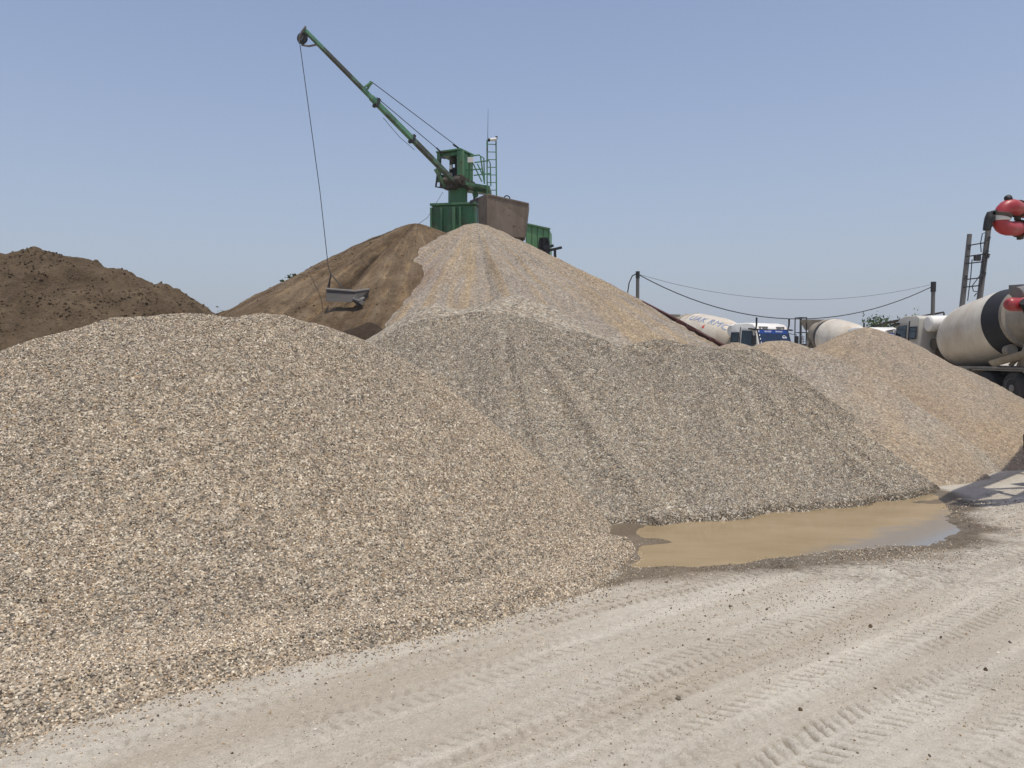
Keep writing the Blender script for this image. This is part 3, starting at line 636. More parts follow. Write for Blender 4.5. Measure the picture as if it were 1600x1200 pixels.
# boom: tip reaches out towards the camera
TIPD = 26.5
def b_(t, off=0.):
    p = c_(714, 288, -.25); q = at(476, 47, TIPD); d = (q-p); v = p+d*t
    up = Vector((d.normalized().z*-d.x/abs(d.x)*-1, 0, 0)); n = d.normalized().cross(Vector((0, 1, 0))).normalized()
    if n.z < 0: n = -n
    return v+n*off
mb = MB(); mb.bar(b_(0), b_(.62), .19, .20, (0, 0, 1), .17, .18); mb.bar(b_(.62), b_(1), .13, .15, (0, 0, 1), .11, .13)
boom = cpart(mb, 'boom', 'boom_paint', bevel=.012)
for t in (.585, .345):
    mb = MB(); mb.bar(b_(t-.006), b_(t+.006), .24, .34, (0, 0, 1)); sub(boom, mb, 'collar', 'steel_dark')
mb = MB(); mb.tube([b_(.655, .1), b_(.66, .42)], .05, 6); mb.tube([b_(.67, .1), b_(.66, .42)], .04, 6); mb.lathe([(-.03, .07), (.03, .07)], b_(.66, .36), (0, 1, 0), 12); sub(boom, mb, 'rope_anchor', 'green_pale')
mb = MB(); q = b_(.988, -.25); mb.lathe([(-.04, .19), (-.015, .16), (.015, .16), (.04, .19)], q, (.3, 1, 0), 22); sh = sub(boom, mb, 'sheave', 'steel_dark', smooth=True)
mb = MB(); mb.tube([b_(1.005, .12), b_(1.005, -.1), b_(1.0, -.28), b_(.985, -.45)], .035, 7); mb.tube([b_(.93, -.05), b_(.95, -.28), b_(.975, -.43)], .035, 7); mb.bar(b_(.99, .02), b_(.985, -.34), .12, .05); sub(boom, mb, 'sheave_bracket', 'steel_grey')
mb = MB(); mb.bar(c_(680, 264, -.5), c_(696, 292, -.25), .09, .12); cpart(mb, 'boom_strut', 'green')
# ropes
def rope(name, pts, r=.016, parent=crane):
    mb = MB(); mb.tube(pts, r, 5); return mb.build(name, M['rope'], parent, origin=CB)
rope('stay_rope', [b_(.66, .42), c_(716, 230, .2), c_(732, 243, .7)]); rope('stay_rope', [b_(.60, .15), c_(691, 239, 0)])
for pts in ([c_(708, 226, 0), c_(720, 234, .25), c_(735, 246, .7)], [c_(682, 231, 0), c_(691, 240, 0)]):
    mb = MB(); mb.tube(pts, .035, 6); cpart(mb, 'rope_socket', 'steel_dark')
rope('boom_rope', [b_(.52, -.22), b_(.40, -.30), b_(.3, -.24)], .010)
# scraper bucket: find where its pixel ray meets the sand slope
def on_heap(px, py, data, d0=18, d1=34):
    X, Y, Z, org = data; best = None
    for D in np.arange(d0, d1, .02):
        p = at(px, py, D); j = int(round((p.x-X[0, 0])/(X[0, 1]-X[0, 0]))); i = int(round((p.y-Y[0, 0])/(Y[1, 0]-Y[0, 0])))
        if 0 <= i < Z.shape[0] and 0 <= j < Z.shape[1] and p.z <= Z[i, j]: return p
    return at(px, py, d1)
B0 = on_heap(536, 474, sd_); BD = B0.y; SCL = BD/1200
bq = empty('scraper_bucket', B0, 'grey steel scraper bucket hanging on the hoist rope, resting on the brown sand slope', 'bucket')
def bk(px, py, d=0.): return at(px, py, BD+d)
def bpart(mb, name, mat, **kw): return mb.build(name, M[mat], bq, origin=B0, **kw)
mb = MB()   # back wall leans outward, side cheeks taper forward, open below
mb.prism([bk(511, 453, -.35), bk(553, 456, -.45), bk(553, 472, -.62), bk(510, 471, -.5)], (.02, .07, .0))
mb.prism([bk(553, 456, -.45), bk(575, 453, .25), bk(570, 470, .15), bk(558, 477, -.6), bk(553, 472, -.62)], (.05, .03, 0))
mb.prism([bk(510, 453, -.35), bk(514, 451, .3), bk(513, 466, .25), bk(509, 471, -.5)], (.05, 0, 0))
bpart(mb, 'shell', 'bucket_steel')
mb = MB(); mb.tube([bk(510, 452, -.36), bk(554, 455.5, -.47), bk(576, 452.5, .25)], .045, 8); bpart(mb, 'rim', 'steel_grey', smooth=True)
mb = MB(); mb.bar(bk(553, 466, -.63), bk(567, 474, -.5), .1, .13); mb.tube([bk(551, 467, -.65), bk(560, 470, -.6), bk(568, 466, -.3)], .05, 8); bpart(mb, 'tow_lug', 'steel_grey', smooth=True)
mb = MB()
for a, b in (((517, 428, -.25), (511, 455, -.35)), ((517, 428, -.25), (540, 455, -.4)), ((517, 428, -.25), (514, 453, .3)), ((540, 455, -.2), (548, 450, .1))): mb.tube([bk(*a), bk(*b)], .018, 5)
bpart(mb, 'chain', 'steel_dark')
rope('hoist_rope', [b_(.985, -.43), at(500, 300, TIPD-.5), bk(513, 418, -.2), bk(517, 428, -.25)], .013)
rope('drag_rope', [c_(692, 300, -.3), at(668, 340, 32), at(641, 359, 30.6)], .010)
# things round the crane
def th(name, at_, label, cat): return empty(name, at_, label, cat)
hp = Vector((c_(790, 340).x, DC-1.6, 0)); D1 = -1.9
HB = th('steel_hopper', hp, 'rusty brown steel hopper with a lifting ring leaning beside the green crane base', 'hopper')
mb = MB(); fr_ = [c_(762, 304, D1), c_(826, 318.5, D1+.35), c_(823, 345, D1+.35), c_(819, 371, D1+.3), c_(791, 370, D1+.1), c_(762, 358, D1)]
mb.prism(fr_, (.05, .9, 0)); mb.prism([c_(747, 309, D1+.8), c_(762, 304, D1), c_(762, 362, D1), c_(748, 366, D1+.8)], (.1, .12, 0))
bo = mb.build('body', M['rust'], HB, origin=hp, bevel=.012)
mb = MB(); mb.bar(fr_[0], fr_[1], .05, .06); mb.bar(fr_[1], fr_[3], .05, .05); mb.bar(fr_[0], fr_[5], .05, .05); mb.build('edge_flange', M['rust'], bo, origin=hp)
mb = MB(); p = c_(792, 311.5, D1+.4); mb.tube([p+Vector((math.cos(t)*.13, 0, math.sin(t)*.15)) for t in np.linspace(-.3, math.pi+.3, 12)], .025, 6); mb.build('lifting_ring', M['steel_dark'], HB, origin=hp, smooth=True)
mb = MB(); mb.bar(c_(735, 318, D1+1.6), c_(760, 308, D1+1.6), .5, .14); mb.build('rear_beam', M['steel_dark'], HB, origin=hp)
for q in (800, 816): 
    mb = MB(); p = c_(q, 372, D1+.7); mb.span((p.x-.05, p.y-.05, 0), (p.x+.05, p.y+.05, p.z)); mb.build('leg', M['steel_dark'], HB, origin=hp)
# ladder with camera and aerial
lp = Vector((c_(769, 300).x, DC+.2, 0)); LD = th('ladder', lp, 'tall thin green steel ladder rising beside the crane cab above the hopper', 'ladder')
for a, b in ((761.5, 776), ):
    pa0, pa1, pb0, pb1 = c_(761.5, 400, -.1), c_(761, 219, -.1), c_(776.5, 400, .1), c_(775, 217, .1)
    for u, v in ((pa0, pa1), (pb0, pb1)):
        mb = MB(); mb.bar(u, v, .055, .055); mb.build('rail', M['green'], LD, origin=lp)
    for k in range(14):
        z = pa1.z-.17-k*.325; f = lambda u, v: u+(v-u)*((z-u.z)/(v.z-u.z))
        mb = MB(); mb.tube([f(pa0, pa1), f(pb0, pb1)+Vector((0, 0, .04))], .018, 6); mb.build('rung', M['green'], LD, origin=lp)
cp = c_(773, 219, .05); CM = th('security_camera', cp, 'small white security camera fixed on top of the ladder', 'security camera')
mb = MB(); mb.lathe([(0, .06), (.30, .075)], cp+Vector((-.22, -.05, .0)), (1, .1, .12), 12); mb.build('body', M['white'], CM, origin=cp, smooth=True)
mb = MB(); mb.lathe([(0, .075), (.1, .07)], cp+Vector((-.30, -.06, -.01)), (1, .1, .12), 12); mb.build('hood', M['black'], CM, origin=cp); mb = MB(); mb.tube([cp+Vector((.05, 0, .02)), cp+Vector((.08, 0, .16))], .05, 8); mb.build('mount', M['black'], CM, origin=cp)
ap = c_(762, 217, -.1); AE = MB(); AE.tube([ap+Vector((0, 0, -1.)), ap, ap+Vector((.02, 0, 1.28))], [.012, .012, .006], 5)
tag(AE.build('aerial', M['steel_dark'], None), 'thin whip aerial standing up from the top of the ladder', 'aerial')
# corrugated green shed
s0, s1 = c_(822, 350, .2), c_(858, 358, .9); sh0 = Vector(((s0.x+s1.x)/2, DC+.9, 0))
SH = th('plant_shed', sh0, 'small green sheet metal shed half buried behind the gravel fan', 'shed')
mb = MB(); mb.prism([(s0.x, s0.y, 0), (s1.x, s1.y, 0), (s1.x, s1.y, s1.z), (s0.x, s0.y, s0.z)], (.2, 1.5, 0)); wl = mb.build('wall', M['green_shed'], SH, origin=sh0)
mb = MB()
for k in range(5):
    f = (k+.0)/4; x = s0.x+(s1.x-s0.x)*f; y = s0.y+(s1.y-s0.y)*f; z = s0.z+(s1.z-s0.z)*f; mb.span((x-.018, y-.03, 0), (x+.018, y, z))
mb.build('seam', M['green'], wl, origin=sh0)
mb = MB(); mb.bar(s0+Vector((0, -.03, 0)), s1+Vector((.03, -.03, 0)), .08, .07); mb.build('eaves_trim', M['green'], SH, origin=sh0)
for k, (px, w) in enumerate(((846, 5), (853, 5.5))):
    g0 = c_(px, 395, .1); GH = th('guard_frame', g0, ('black arched guard frame nearer the middle of the green shed wall', 'black arched guard frame at the outer corner of the green shed')[k], 'guard frame'); GH['group'] = 'arched guard frames by the shed'
    mb = MB(); mb.tube([c_(px-w*.75, 398, .1), c_(px-w*.6, 378, .1), c_(px-w*.3, 371.5, .1), c_(px+w*.4, 371.5, .1), c_(px+w*.75, 378, .1), c_(px+w*.8, 402, .1)], .05, 7)
    mb.build('hoop', M['black'], GH, origin=g0)
    mb = MB(); mb.prism([c_(px-w*.6, 394, .14), c_(px-w*.55, 379, .14), c_(px-w*.2, 373, .14), c_(px+w*.4, 373, .14), c_(px+w*.7, 379, .14), c_(px+w*.7, 396, .14)], (0, .02, 0)); mb.build('mesh_panel', M['steel_dark'], GH, origin=g0)
for k, (px, py, l) in enumerate(((856, 386, 8), (868, 389, 9))):
    g0 = c_(px, 407, -.2); GH = th('support_bracket', g0, ('black T shaped bracket in front of the green shed corner', 'black T shaped bracket standing clear of the green shed')[k], 'bracket'); GH['group'] = 'T shaped brackets on the gravel slope'
    mb = MB(); mb.bar(c_(px-l, py+2, -.35), c_(px+l, py-2.2, .1), .09, .11); mb.build('beam', M['black'], GH, origin=g0)
    mb = MB(); mb.bar(c_(px-1, py, -.2), c_(px-.5, py+20, -.2), .11, .11); mb.build('post', M['black'], GH, origin=g0)
cl = c_(880, 412, -.2); GH = th('cable_tray', cl, 'bent dark metal scrap on the gravel slope below the green shed', 'metal scrap')
mb = MB(); mb.bar(c_(862, 402, -.1), c_(892, 418, -.3), .12, .12); mb.tube([c_(871, 412, -.2), c_(874, 409, -.2), c_(878, 409.5, -.2), c_(879, 414, -.2)], .05, 6); mb.build('rail', M['steel_dark'], GH, origin=cl)
mb = MB(); mb.box(c_(885, 414, -.2), (.2, .2, .12), .4, .3); mb.build('lug', M['steel_grey'], GH, origin=cl)
# rusty partition wall down the right flank of the fan
wb = at(1030, 500, 27.5); wb0 = Vector((wb.x, wb.y, 0)); WL = th('partition_wall', wb0, 'long rusty red steel partition wall sloping down the flank of the crane heap', 'wall')
tp = [(880, 412, 31.2), (945, 444, 30.2), (1000, 470.5, 29.2), (1060, 501.5, 27.6), (1105, 527, 26.4), (1141, 546, 25.4)]
mb = MB(); tops = [at(*p) for p in tp]
for a, b in zip(tops, tops[1:]):
    mb.prism([a, b, Vector((b.x, b.y, max(0, b.z-1.5))), Vector((a.x, a.y, max(0, a.z-1.5)))], (.05, .10, 0))
mb.build('plate', M['rust_red'], WL, origin=wb0)
mb = MB()
for a, b in zip(tops, tops[1:]): mb.bar(a+Vector((0, -.02, .02)), b+Vector((0, -.02, .02)), .14, .06)
mb.build('top_rail', M['rust_red'], WL, origin=wb0)
for px, py, d in ((1066, 506, 27.4), (1082, 514, 27.), (980, 462, 29.5), (1118, 534, 26.2)):
    p = at(px, py, d); mb = MB(); mb.box(p+Vector((0, -.12, -.02)), (.5, .14, .12), 0, .46); mb.build('bracket', M['rust_red'], WL, origin=wb0)
# ------------------------------------------------------------------ poles and cables
def pole(px, ytop, D, r, label, lean=0.):
    t = at(px, ytop, D); b = Vector((t.x-lean*t.z, D, 0)); P_ = empty('utility_pole', b, label, 'pole', 'utility poles')
    mb = MB(); mb.tube([b, t], [r*1.25, r], 10); mb.build('shaft', M['pole_conc'], P_, origin=b, smooth=True); return P_, b, t
pa, pab, pat = pole(996.5, 424, 34, .075, 'slim grey pole standing behind the rusty partition wall')
mb = MB(); mb.tube([pat+Vector((0, 0, .0)), pat+Vector((0, 0, -.3))], .09, 8); mb.build('cap', M['steel_dark'], pa, origin=pab)
pb, pbb, pbt = pole(1458.5, 441, 36, .085, 'slim grey pole rising beside the white cab of the large mixer truck')
mb = MB(); mb.tube([pbt+Vector((0, 0, .02)), pbt+Vector((0, 0, -.45))], .12, 8); mb.build('cap', M['steel_dark'], pb, origin=pbb)
def cable(name, a, b, low, r, label, n=24):
    """sagging line a -> b whose lowest photo pixel row is LOW"""
    mid = (a+b)/2; pts = []
    for i in range(n+1):
        t = i/n; p = a.lerp(b, t); p.z -= low*4*t*(1-t); pts.append(p)
    mb = MB(); mb.tube(pts, r, 5); return tag(mb.build(name, M['rope'], None, smooth=True), label, 'cable', 'overhead cables')
cable('power_cable', pat+Vector((.05, 0, -.15)), pbt+Vector((-.05, 0, -.2)), 1.72, .022, 'thick black cable sagging low between the two slim poles')
cable('power_cable', pat+Vector((.05, .2, -.1)), pbt+Vector((-.05, .2, -.1)), .90, .008, 'thin faint wire hanging above the thick sagging cable')
mb = MB(); mb.tube([pat+Vector((-.05, 0, -.1)), at(988, 431, 34), at(983, 442, 34), at(980, 462, 34)], .025, 6); tag(mb.build('power_cable', M['rope'], None, smooth=True), 'short cable looping down from the pole behind the partition wall', 'cable', 'overhead cables')
# double pole structure
DP = 40.
l0, l1 = at(1503, 480, DP), at(1515, 366, DP); r0_, r1_ = at(1529, 480, DP), at(1546, 346, DP)
ext = lambda a, b: a+(a-b)*(a.z/(b.z-a.z))
dpb = Vector(((l0.x+r0_.x)/2-.4, DP, 0)); DPO = empty('double_pole', dpb, 'leaning pair of concrete poles joined by crossbars behind the large mixer truck', 'pole')
for a, b, r in ((l0, l1, .12), (r0_, r1_, .13)):
    mb = MB(); mb.tube([ext(a, b), b], [r*1.25, r], 8); mb.build('shaft', M['pole_conc'], DPO, origin=dpb, smooth=True)
for ya, yb in ((384, 379), (401, 397), (412, 409), (437, 434), (449, 446)):
    mb = MB(); mb.bar(at(1511-(ya-384)*.1, ya, DP-.15), at(1540-(yb-379)*.12, yb, DP-.15), .05, .06); mb.build('crossbar', M['steel_dark'], DPO, origin=dpb)
mb = MB(); mb.box(at(1527, 403, DP-.1), (.28, .2, .30)); mb.build('switch_box', M['steel_dark'], DPO, origin=dpb)
mb = MB()
for pts in (((1541, 363), (1535, 365), (1532, 380), (1533, 394)), ((1536, 400), (1535, 425), (1527, 436), (1519, 447), (1521, 455), (1528, 456)), ((1546, 372), (1543, 400), (1538, 420), (1533, 445)), ((1519, 405), (1517, 430), (1512, 470)), ((1526, 458), (1522, 463))):
    mb.tube([at(a, b, DP-.2) for a, b in pts], .025, 5)
mb.build('jumper_wire', M['rope'], DPO, origin=dpb)
for px, py in ((1544, 376), (1541, 398), (1543, 403), (1513, 390), (1508, 437), (1537, 432)): 
    mb = MB(); mb.lathe([(0, .09), (.05, .05), (.1, .09), (.15, .05), (.2, .09)], at(px, py, DP-.3), (.3, 0, 1), 10); mb.build('insulator', M['steel_dark'], DPO, origin=dpb)
# ------------------------------------------------------------------ mixer trucks
def mixer(name_label, loc, heading, body='cab_beige', text=None, glass_front='glass', frame_ladder=False, dirty='drum_white', band=True, visor=None):
    """x forward, origin on the ground under the middle"""
    t = empty('mixer_truck', loc, name_label, 'mixer truck', 'concrete mixer trucks', heading)
    B = lambda mb, n, m, par=t, **kw: mb.build(n, M[m], par, **kw)
    mb = MB()
    for s in (-1, 1): mb.span((-4.1, s*.36, .80), (3.9, s*.50, 1.06))
    for x in (-3.9, -2.2, -.4, 1.2, 2.2): mb.span((x-.08, -.36, .82), (x+.08, .36, 1.02))
    mb.span((-4.18, -1.1, .72), (-4.06, 1.1, .94)); mb.span((3.95, -1.15, .45), (4.2, 1.15, .78)); B(mb, 'chassis', 'chassis', bevel=.012)
    # deck and side boxes
    mb = MB(); mb.span((-3.4, -1.16, 1.08), (1.75, 1.16, 1.16)); mb.span((-3.9, -1.18, 1.0), (-3.4, 1.18, 1.16))
    for s in (-1, 1):
        mb.span((-.55, s*1.16, .62), (.45, s*.75, 1.08)); mb.span((-.75, s*1.2, .55), (-.62, s*.8, 1.1))
    B(mb, 'deck', 'chassis', bevel=.015)
    for s in (-1, 1):
        mb = MB(); mb.bar((1.55, s*1.14, .5), (-.5, s*1.14, .5), .05, .08); mb.bar((1.55, s*1.14, .95), (-.5, s*1.14, .95), .05, .08)
        for x in (1.5, .8, .1): mb.bar((x, s*1.14, .5), (x, s*1.14, 1.1), .05, .06)
        B(mb, 'side_guard', 'steel_grey')
    # wheels
    for x in (3.0, -1.65, -2.98):
        for s in (-1, 1):
            w0 = .33 if x > 0 else .58
            mb = MB(); mb.lathe([(0, .40), (.04, .49), (.09, .515), (w0-.09, .515), (w0-.04, .49), (w0, .40)], (x, s*1.2, .515), (0, -s, 0), 30)
            wh = B(mb, 'wheel', 'rubber', smooth=True)
            mb = MB(); mb.lathe([(-.01, .31), (-.012, .27), (.08, .2), (.02, .1), (-.04, .08), (-.05, .0001)] if x > 0 else [(-.01, .31), (.02, .28), (.13, .22), (.13, .13), (-.02, .11), (-.04, .0001)], (x, s*1.2, .515), (0, -s, 0), 24, False); B(mb, 'rim', 'steel_grey', wh, smooth=True)
    for s in (-1, 1):
        for x, a0, a1, rr, m_ in ((3.0, 10, 170, .62, body), (-2.3, 0, 0, 0, 'chassis')):
            mb = MB()
            if rr:
                pts = [(x+rr*math.cos(R(a)), .515+rr*math.sin(R(a))) for a in np.linspace(a0, a1, 14)]
                for (xa, za), (xb, zb) in zip(pts, pts[1:]): mb.bar((xa, s*1.06, za), (xb, s*1.06, zb), .34, .035, (0, 0, 1))
            else:
                pts = [(-3.75, .72), (-3.6, 1.06), (-1.05, 1.06), (-.9, .72)]
                for (xa, za), (xb, zb) in zip(pts, pts[1:]): mb.bar((xa, s*.9, za), (xb, s*.9, zb), .62, .03, (0, 0, 1))
            B(mb, 'mudguard', m_)
    # cab
    cabm = bmesh.new()
    prof = [(2.30, .95), (4.12, .95), (4.20, 1.35), (4.14, 1.95), (3.88, 2.82), (3.70, 2.98), (3.3, 3.06), (2.55, 3.04), (2.34, 2.94)]
    mb = MB(); n = len(prof); vs = []
    for s in (-1, 1):
        for x, z in prof: vs.append((x, s*(1.18-.10*max(0, (z-1.9)/1.1)), z))
    mb.add(vs, [tuple(range(n)), tuple(range(2*n-1, n-1, -1))]+[(i, i+n, (i+1) % n+n, (i+1) % n) for i in range(n)])
    cab_ = B(mb, 'cab', body, bevel=.055, smooth=True)
    cabm.free()
    tilt = math.atan2(.26, .87)
    def fr(y0, y1, z0, z1, o):   # a panel lying on the sloping windscreen plane
        f = lambda z: 4.14-(z-1.95)/.87*.26+o
        return [(f(z0), y0, z0), (f(z0), y1, z0), (f(z1), y1*.97, z1), (f(z1), y0*.97, z1)]
    mb = MB(); mb.prism(fr(-1.03, 1.03, 1.98, 2.70, .012), (.012, 0, .003)); B(mb, 'windscreen', glass_front, cab_)
    mb = MB()
    for a, b, c, d in ((-1.08, -1.02, 1.95, 2.74), (1.02, 1.08, 1.95, 2.74), (-1.08, 1.08, 1.93, 1.985), (-1.08, 1.08, 2.70, 2.74)): mb.prism(fr(a, b, c, d, .016), (.016, 0, .004))
    B(mb, 'windscreen_seal', 'black', cab_)
    if visor:
        mb = MB(); mb.prism(fr(-1.02, 1.02, 2.54, 2.71, .026), (.004, 0, .001)); B(mb, 'sun_strip', 'blue_strip', cab_)
        mb = MB()
        for a, b in ((-.62, -.10), (.14, .66)):   # two worn words hanging from a headline, too small to read
            f0 = fr(a, b, 2.648, 2.662, .032); mb.prism(f0, (.004, 0, .001)); y = a+.03
            rg = random.Random(3)
            while y < b-.05:
                w = rg.uniform(.03, .05); mb.prism(fr(y, y+w*.35, 2.60, 2.648, .032), (.004, 0, .001))
                if rg.random() < .7: mb.prism(fr(y, y+w, 2.60+rg.uniform(0, .02), 2.622, .032), (.004, 0, .001))
                y += w+rg.uniform(.012, .03)
        B(mb, 'lettering', 'letter_white', cab_)
        mb = MB(); mb.prism(fr(.55, .83, 2.32, 2.36, .03), (.004, 0, .001)); mb.prism(fr(.62, .76, 2.42, 2.45, .03), (.004, 0, .001)); mb.prism(fr(.56, .60, 2.36, 2.42, .03), (.004, 0, .001)); mb.prism(fr(.78, .82, 2.36, 2.42, .03), (.004, 0, .001)); B(mb, 'windscreen_sticker', 'letter_white', cab_)
        mb = MB()
        for z in (2.06, 2.24, 2.42, 2.60): mb.prism(fr(-1.0, -.95, z, z+.08, .03), (.004, 0, .001))
        mb.prism(fr(-.80, -.35, 2.03, 2.09, .03), (.004, 0, .001)); mb.prism(fr(.2, .8, 2.02, 2.05, .03), (.004, 0, .001)); B(mb, 'windscreen_trim', 'letter_white', cab_)
        for y0, y1 in ((-.86, -.74), (-.66, -.30), (.30, .66), (.72, .82)):
            mb = MB(); mb.span((3.84, y0, 2.79), (3.92, y1, 2.87)); B(mb, 'roof_marker', 'grey_alu', cab_)
        for s in (-1, 1):
            mb = MB(); mb.tube([(3.86, s*1.06, 2.6), (3.95, s*1.10, 2.95), (3.95, s*1.10, 3.28)], [.02, .04, .045], 8); B(mb, 'horn_post', 'black', cab_)
    mb = MB(); mb.bar((4.22, -.9, 1.05), (4.22, .9, 1.05), .04, .30); mb.bar((4.215, -.9, 1.55), (4.19, .9, 1.55), .04, .34); B(mb, 'grille', 'black', cab_)
    for s in (-1, 1):
        mb = MB(); mb.lathe([(0, .12), (.03, .12), (.05, .1)], (4.20, s*.85, .62), (1, 0, 0), 16); B(mb, 'headlight', 'cream', cab_, smooth=True)
        yy = lambda z, o=0.: s*(1.18-.10*max(0, (z-1.9)/1.1)+.01+o)
        dr = [(2.98, 1.05), (3.98, 1.05), (4.03, 1.9), (3.78, 2.74), (2.98, 2.80)]
        mb = MB(); mb.prism([(x, yy(z), z) for x, z in dr], (0, s*.012, 0)); door = B(mb, 'door', body, cab_)
        mb = MB(); mb.prism([(x, yy(z, .012), z) for x, z in ((3.08, 1.95), (3.92, 1.95), (3.72, 2.66), (3.08, 2.70))], (0, s*.012, 0)); B(mb, 'window', 'glass', door)
        mb = MB(); mb.box((3.1, yy(1.6, .03), 1.7), (.2, .04, .05)); B(mb, 'handle', 'black', door)
        mb = MB(); mb.prism([(x, yy(z, .0), z) for x, z in ((2.42, 2.18), (2.86, 2.18), (2.86, 2.58), (2.42, 2.58))], (0, s*.012, 0)); sw = B(mb, 'side_window', 'glass', cab_)
        mb = MB()
        for x0, x1, z0, z1 in ((2.38, 2.90, 2.14, 2.18), (2.38, 2.90, 2.58, 2.62), (2.38, 2.42, 2.18, 2.58), (2.86, 2.90, 2.18, 2.58)): mb.prism([(x, yy(z, .01), z) for x, z in ((x0, z0), (x1, z0), (x1, z1), (x0, z1))], (0, s*.012, 0))
        B(mb, 'frame', 'black', sw)
        mb = MB(); mb.prism([(x, yy(z, .0), z) for x, z in ((2.92, 1.0), (2.975, 1.0), (2.975, 2.85), (2.92, 2.85))], (0, s*.008, 0)); B(mb, 'door_gap', 'black', cab_)
        mb = MB(); mb.tube([(3.95, s*1.12, 2.55), (4.15, s*1.38, 2.5), (4.15, s*1.40, 2.0), (4.02, s*1.2, 1.8)], .02, 6); mb.box((4.12, s*1.44, 2.22), (.08, .22, .42)); mb.box((4.12, s*1.44, 1.78), (.08, .2, .2)); B(mb, 'mirror', 'black', cab_, bevel=.01)
        mb = MB(); mb.prism([(3.6, s*1.12, 2.80), (4.05, s*1.12, 2.74), (4.02, s*1.12, 2.68), (3.6, s*1.12, 2.74)], (0, s*.16, 0)); B(mb, 'rain_deflector', 'black', cab_)
    # drum on its tilted axis
    f0 = Vector((1.85, 0, 1.98)); f1 = Vector((-3.55, 0, 3.0)); ax = (f1-f0).normalized()
    mb = MB(); prof = [(0, .30), (.06, .48), (.20, .74), (.42, .94), (.72, 1.08), (1.05, 1.16), (1.4, 1.19), (2.95, 1.19), (3.3, 1.16)]
    drum = B(MB().lathe(prof, f0, ax, 56), 'drum', dirty, smooth=True)
    mb = MB(); mb.lathe([(3.29, 1.175), (3.34, 1.165), (3.9, .98)], f0, ax, 56, False); B(mb, 'drum_band', 'black' if band else 'drum_white', drum, smooth=True)
    mb = MB(); mb.lathe([(3.89, .98), (3.94, 1.02), (4.08, 1.02), (4.12, .92), (5.0, .68), (5.2, .66), (5.22, .56), (5.0, .5)], f0, ax, 48, False); B(mb, 'drum_cone', 'concrete_splash', drum, smooth=True)
    if text:
        cu = bpy.data.curves.new('lettering', 'FONT'); cu.body = text; cu.size = .56; cu.extrude = 0; cu.align_x = 'CENTER'; cu.shear = .15; cu.space_character = 1.12
        tmp = bpy.data.objects.new('tmp', cu); COL.objects.link(tmp); bpy.context.view_layer.update()
        me = bpy.data.meshes.new_from_object(tmp.evaluated_get(bpy.context.evaluated_depsgraph_get())); bpy.data.objects.remove(tmp)
        bm = bmesh.new(); bm.from_mesh(me); bmesh.ops.triangulate(bm, faces=bm.faces); bmesh.ops.subdivide_edges(bm, edges=bm.edges, cuts=2, use_grid_fill=True)
        b_side = Vector((0, -1, 0)); up = ax.cross(b_side); up = up if up.z > 0 else -up      # right-hand side of the truck, seen by whoever stands there
        for v in bm.verts:
            u, h = v.co.x, v.co.y; s_ = 1.75-u; rr = float(np.interp(s_, [p[0] for p in prof], [p[1] for p in prof]))+.014; th_ = h/rr+.80
            v.co = f0+ax*s_+(b_side*math.cos(th_)+up*math.sin(th_))*rr
        bm.to_mesh(me); bm.free(); me.name = 'lettering'; link('lettering', me, M['letter_blue'], drum)
        mb = MB(); vs = []
        for u, h in ((-.05, -.30), (.12, -.30), (.035, -.08)):
            s_ = 1.75-u; rr = float(np.interp(s_, [p[0] for p in prof], [p[1] for p in prof]))+.016; th_ = h/rr+.80; vs.append(f0+ax*s_+(b_side*math.cos(th_)+up*math.sin(th_))*rr)
        mb.add(vs, [(0, 1, 2)]); mb.prism(vs, b_side*.004); B(mb, 'emblem', 'letter_red', drum)
    # pedestals, drive, tank, hopper, chutes, rear frame
    mb = MB()
    for s in (-1, 1):
        mb.bar((-3.0, s*.95, 1.16), (-3.1, s*.62, 2.35), .16, .22); mb.bar((-3.6, s*.95, 1.16), (-3.15, s*.62, 2.3), .12, .16); mb.bar((-2.6, s*1.0, 1.2), (-3.1, s*.7, 1.9), .1, .12)
        q = f0+ax*3.95; mb.lathe([(-.12, .19), (.12, .19)], q+Vector((0, s*.62, -1.02)), ax, 16)
    mb.span((-3.3, -1.0, 1.16), (-2.95, 1.0, 1.5)); B(mb, 'drum_pedestal', 'concrete_splash', bevel=.012)
    mb = MB(); mb.span((1.45, -.55, 1.16), (2.15, .55, 1.75)); mb.lathe([(0, .33), (.35, .33)], f0-ax*.4, ax, 20); mb.lathe([(0, .2), (.3, .24)], (1.85, .5, 1.95), (0, 1, 0), 16); B(mb, 'drum_drive', 'machine', bevel=.01)
    mb = MB(); mb.lathe([(0, .24), (.05, .30), (1.75, .30), (1.8, .24)], (2.12, -.9, 2.72), (0, 1, 0), 24); B(mb, 'water_tank', 'white', smooth=True)
    mb = MB(); mb.prism([(-3.35, -.55, 3.15), (-3.35, .55, 3.15), (-3.30, .7, 3.78), (-3.30, -.7, 3.78)], (-.06, 0, 0)); mb.prism([(-3.4, -.55, 3.15), (-4.0, -.45, 3.1), (-4.3, -.7, 3.78), (-3.3, -.7, 3.78)], (0, .05, 0)); mb.prism([(-3.4, .5, 3.15), (-4.0, .40, 3.1), (-4.3, .65, 3.78), (-3.3, .65, 3.78)], (0, .05, 0))
    mb.prism([(-4.0, -.45, 3.1), (-4.0, .45, 3.1), (-4.3, .7, 3.78), (-4.3, -.7, 3.78)], (-.05, 0, 0)); B(mb, 'loading_hopper', 'concrete_splash')
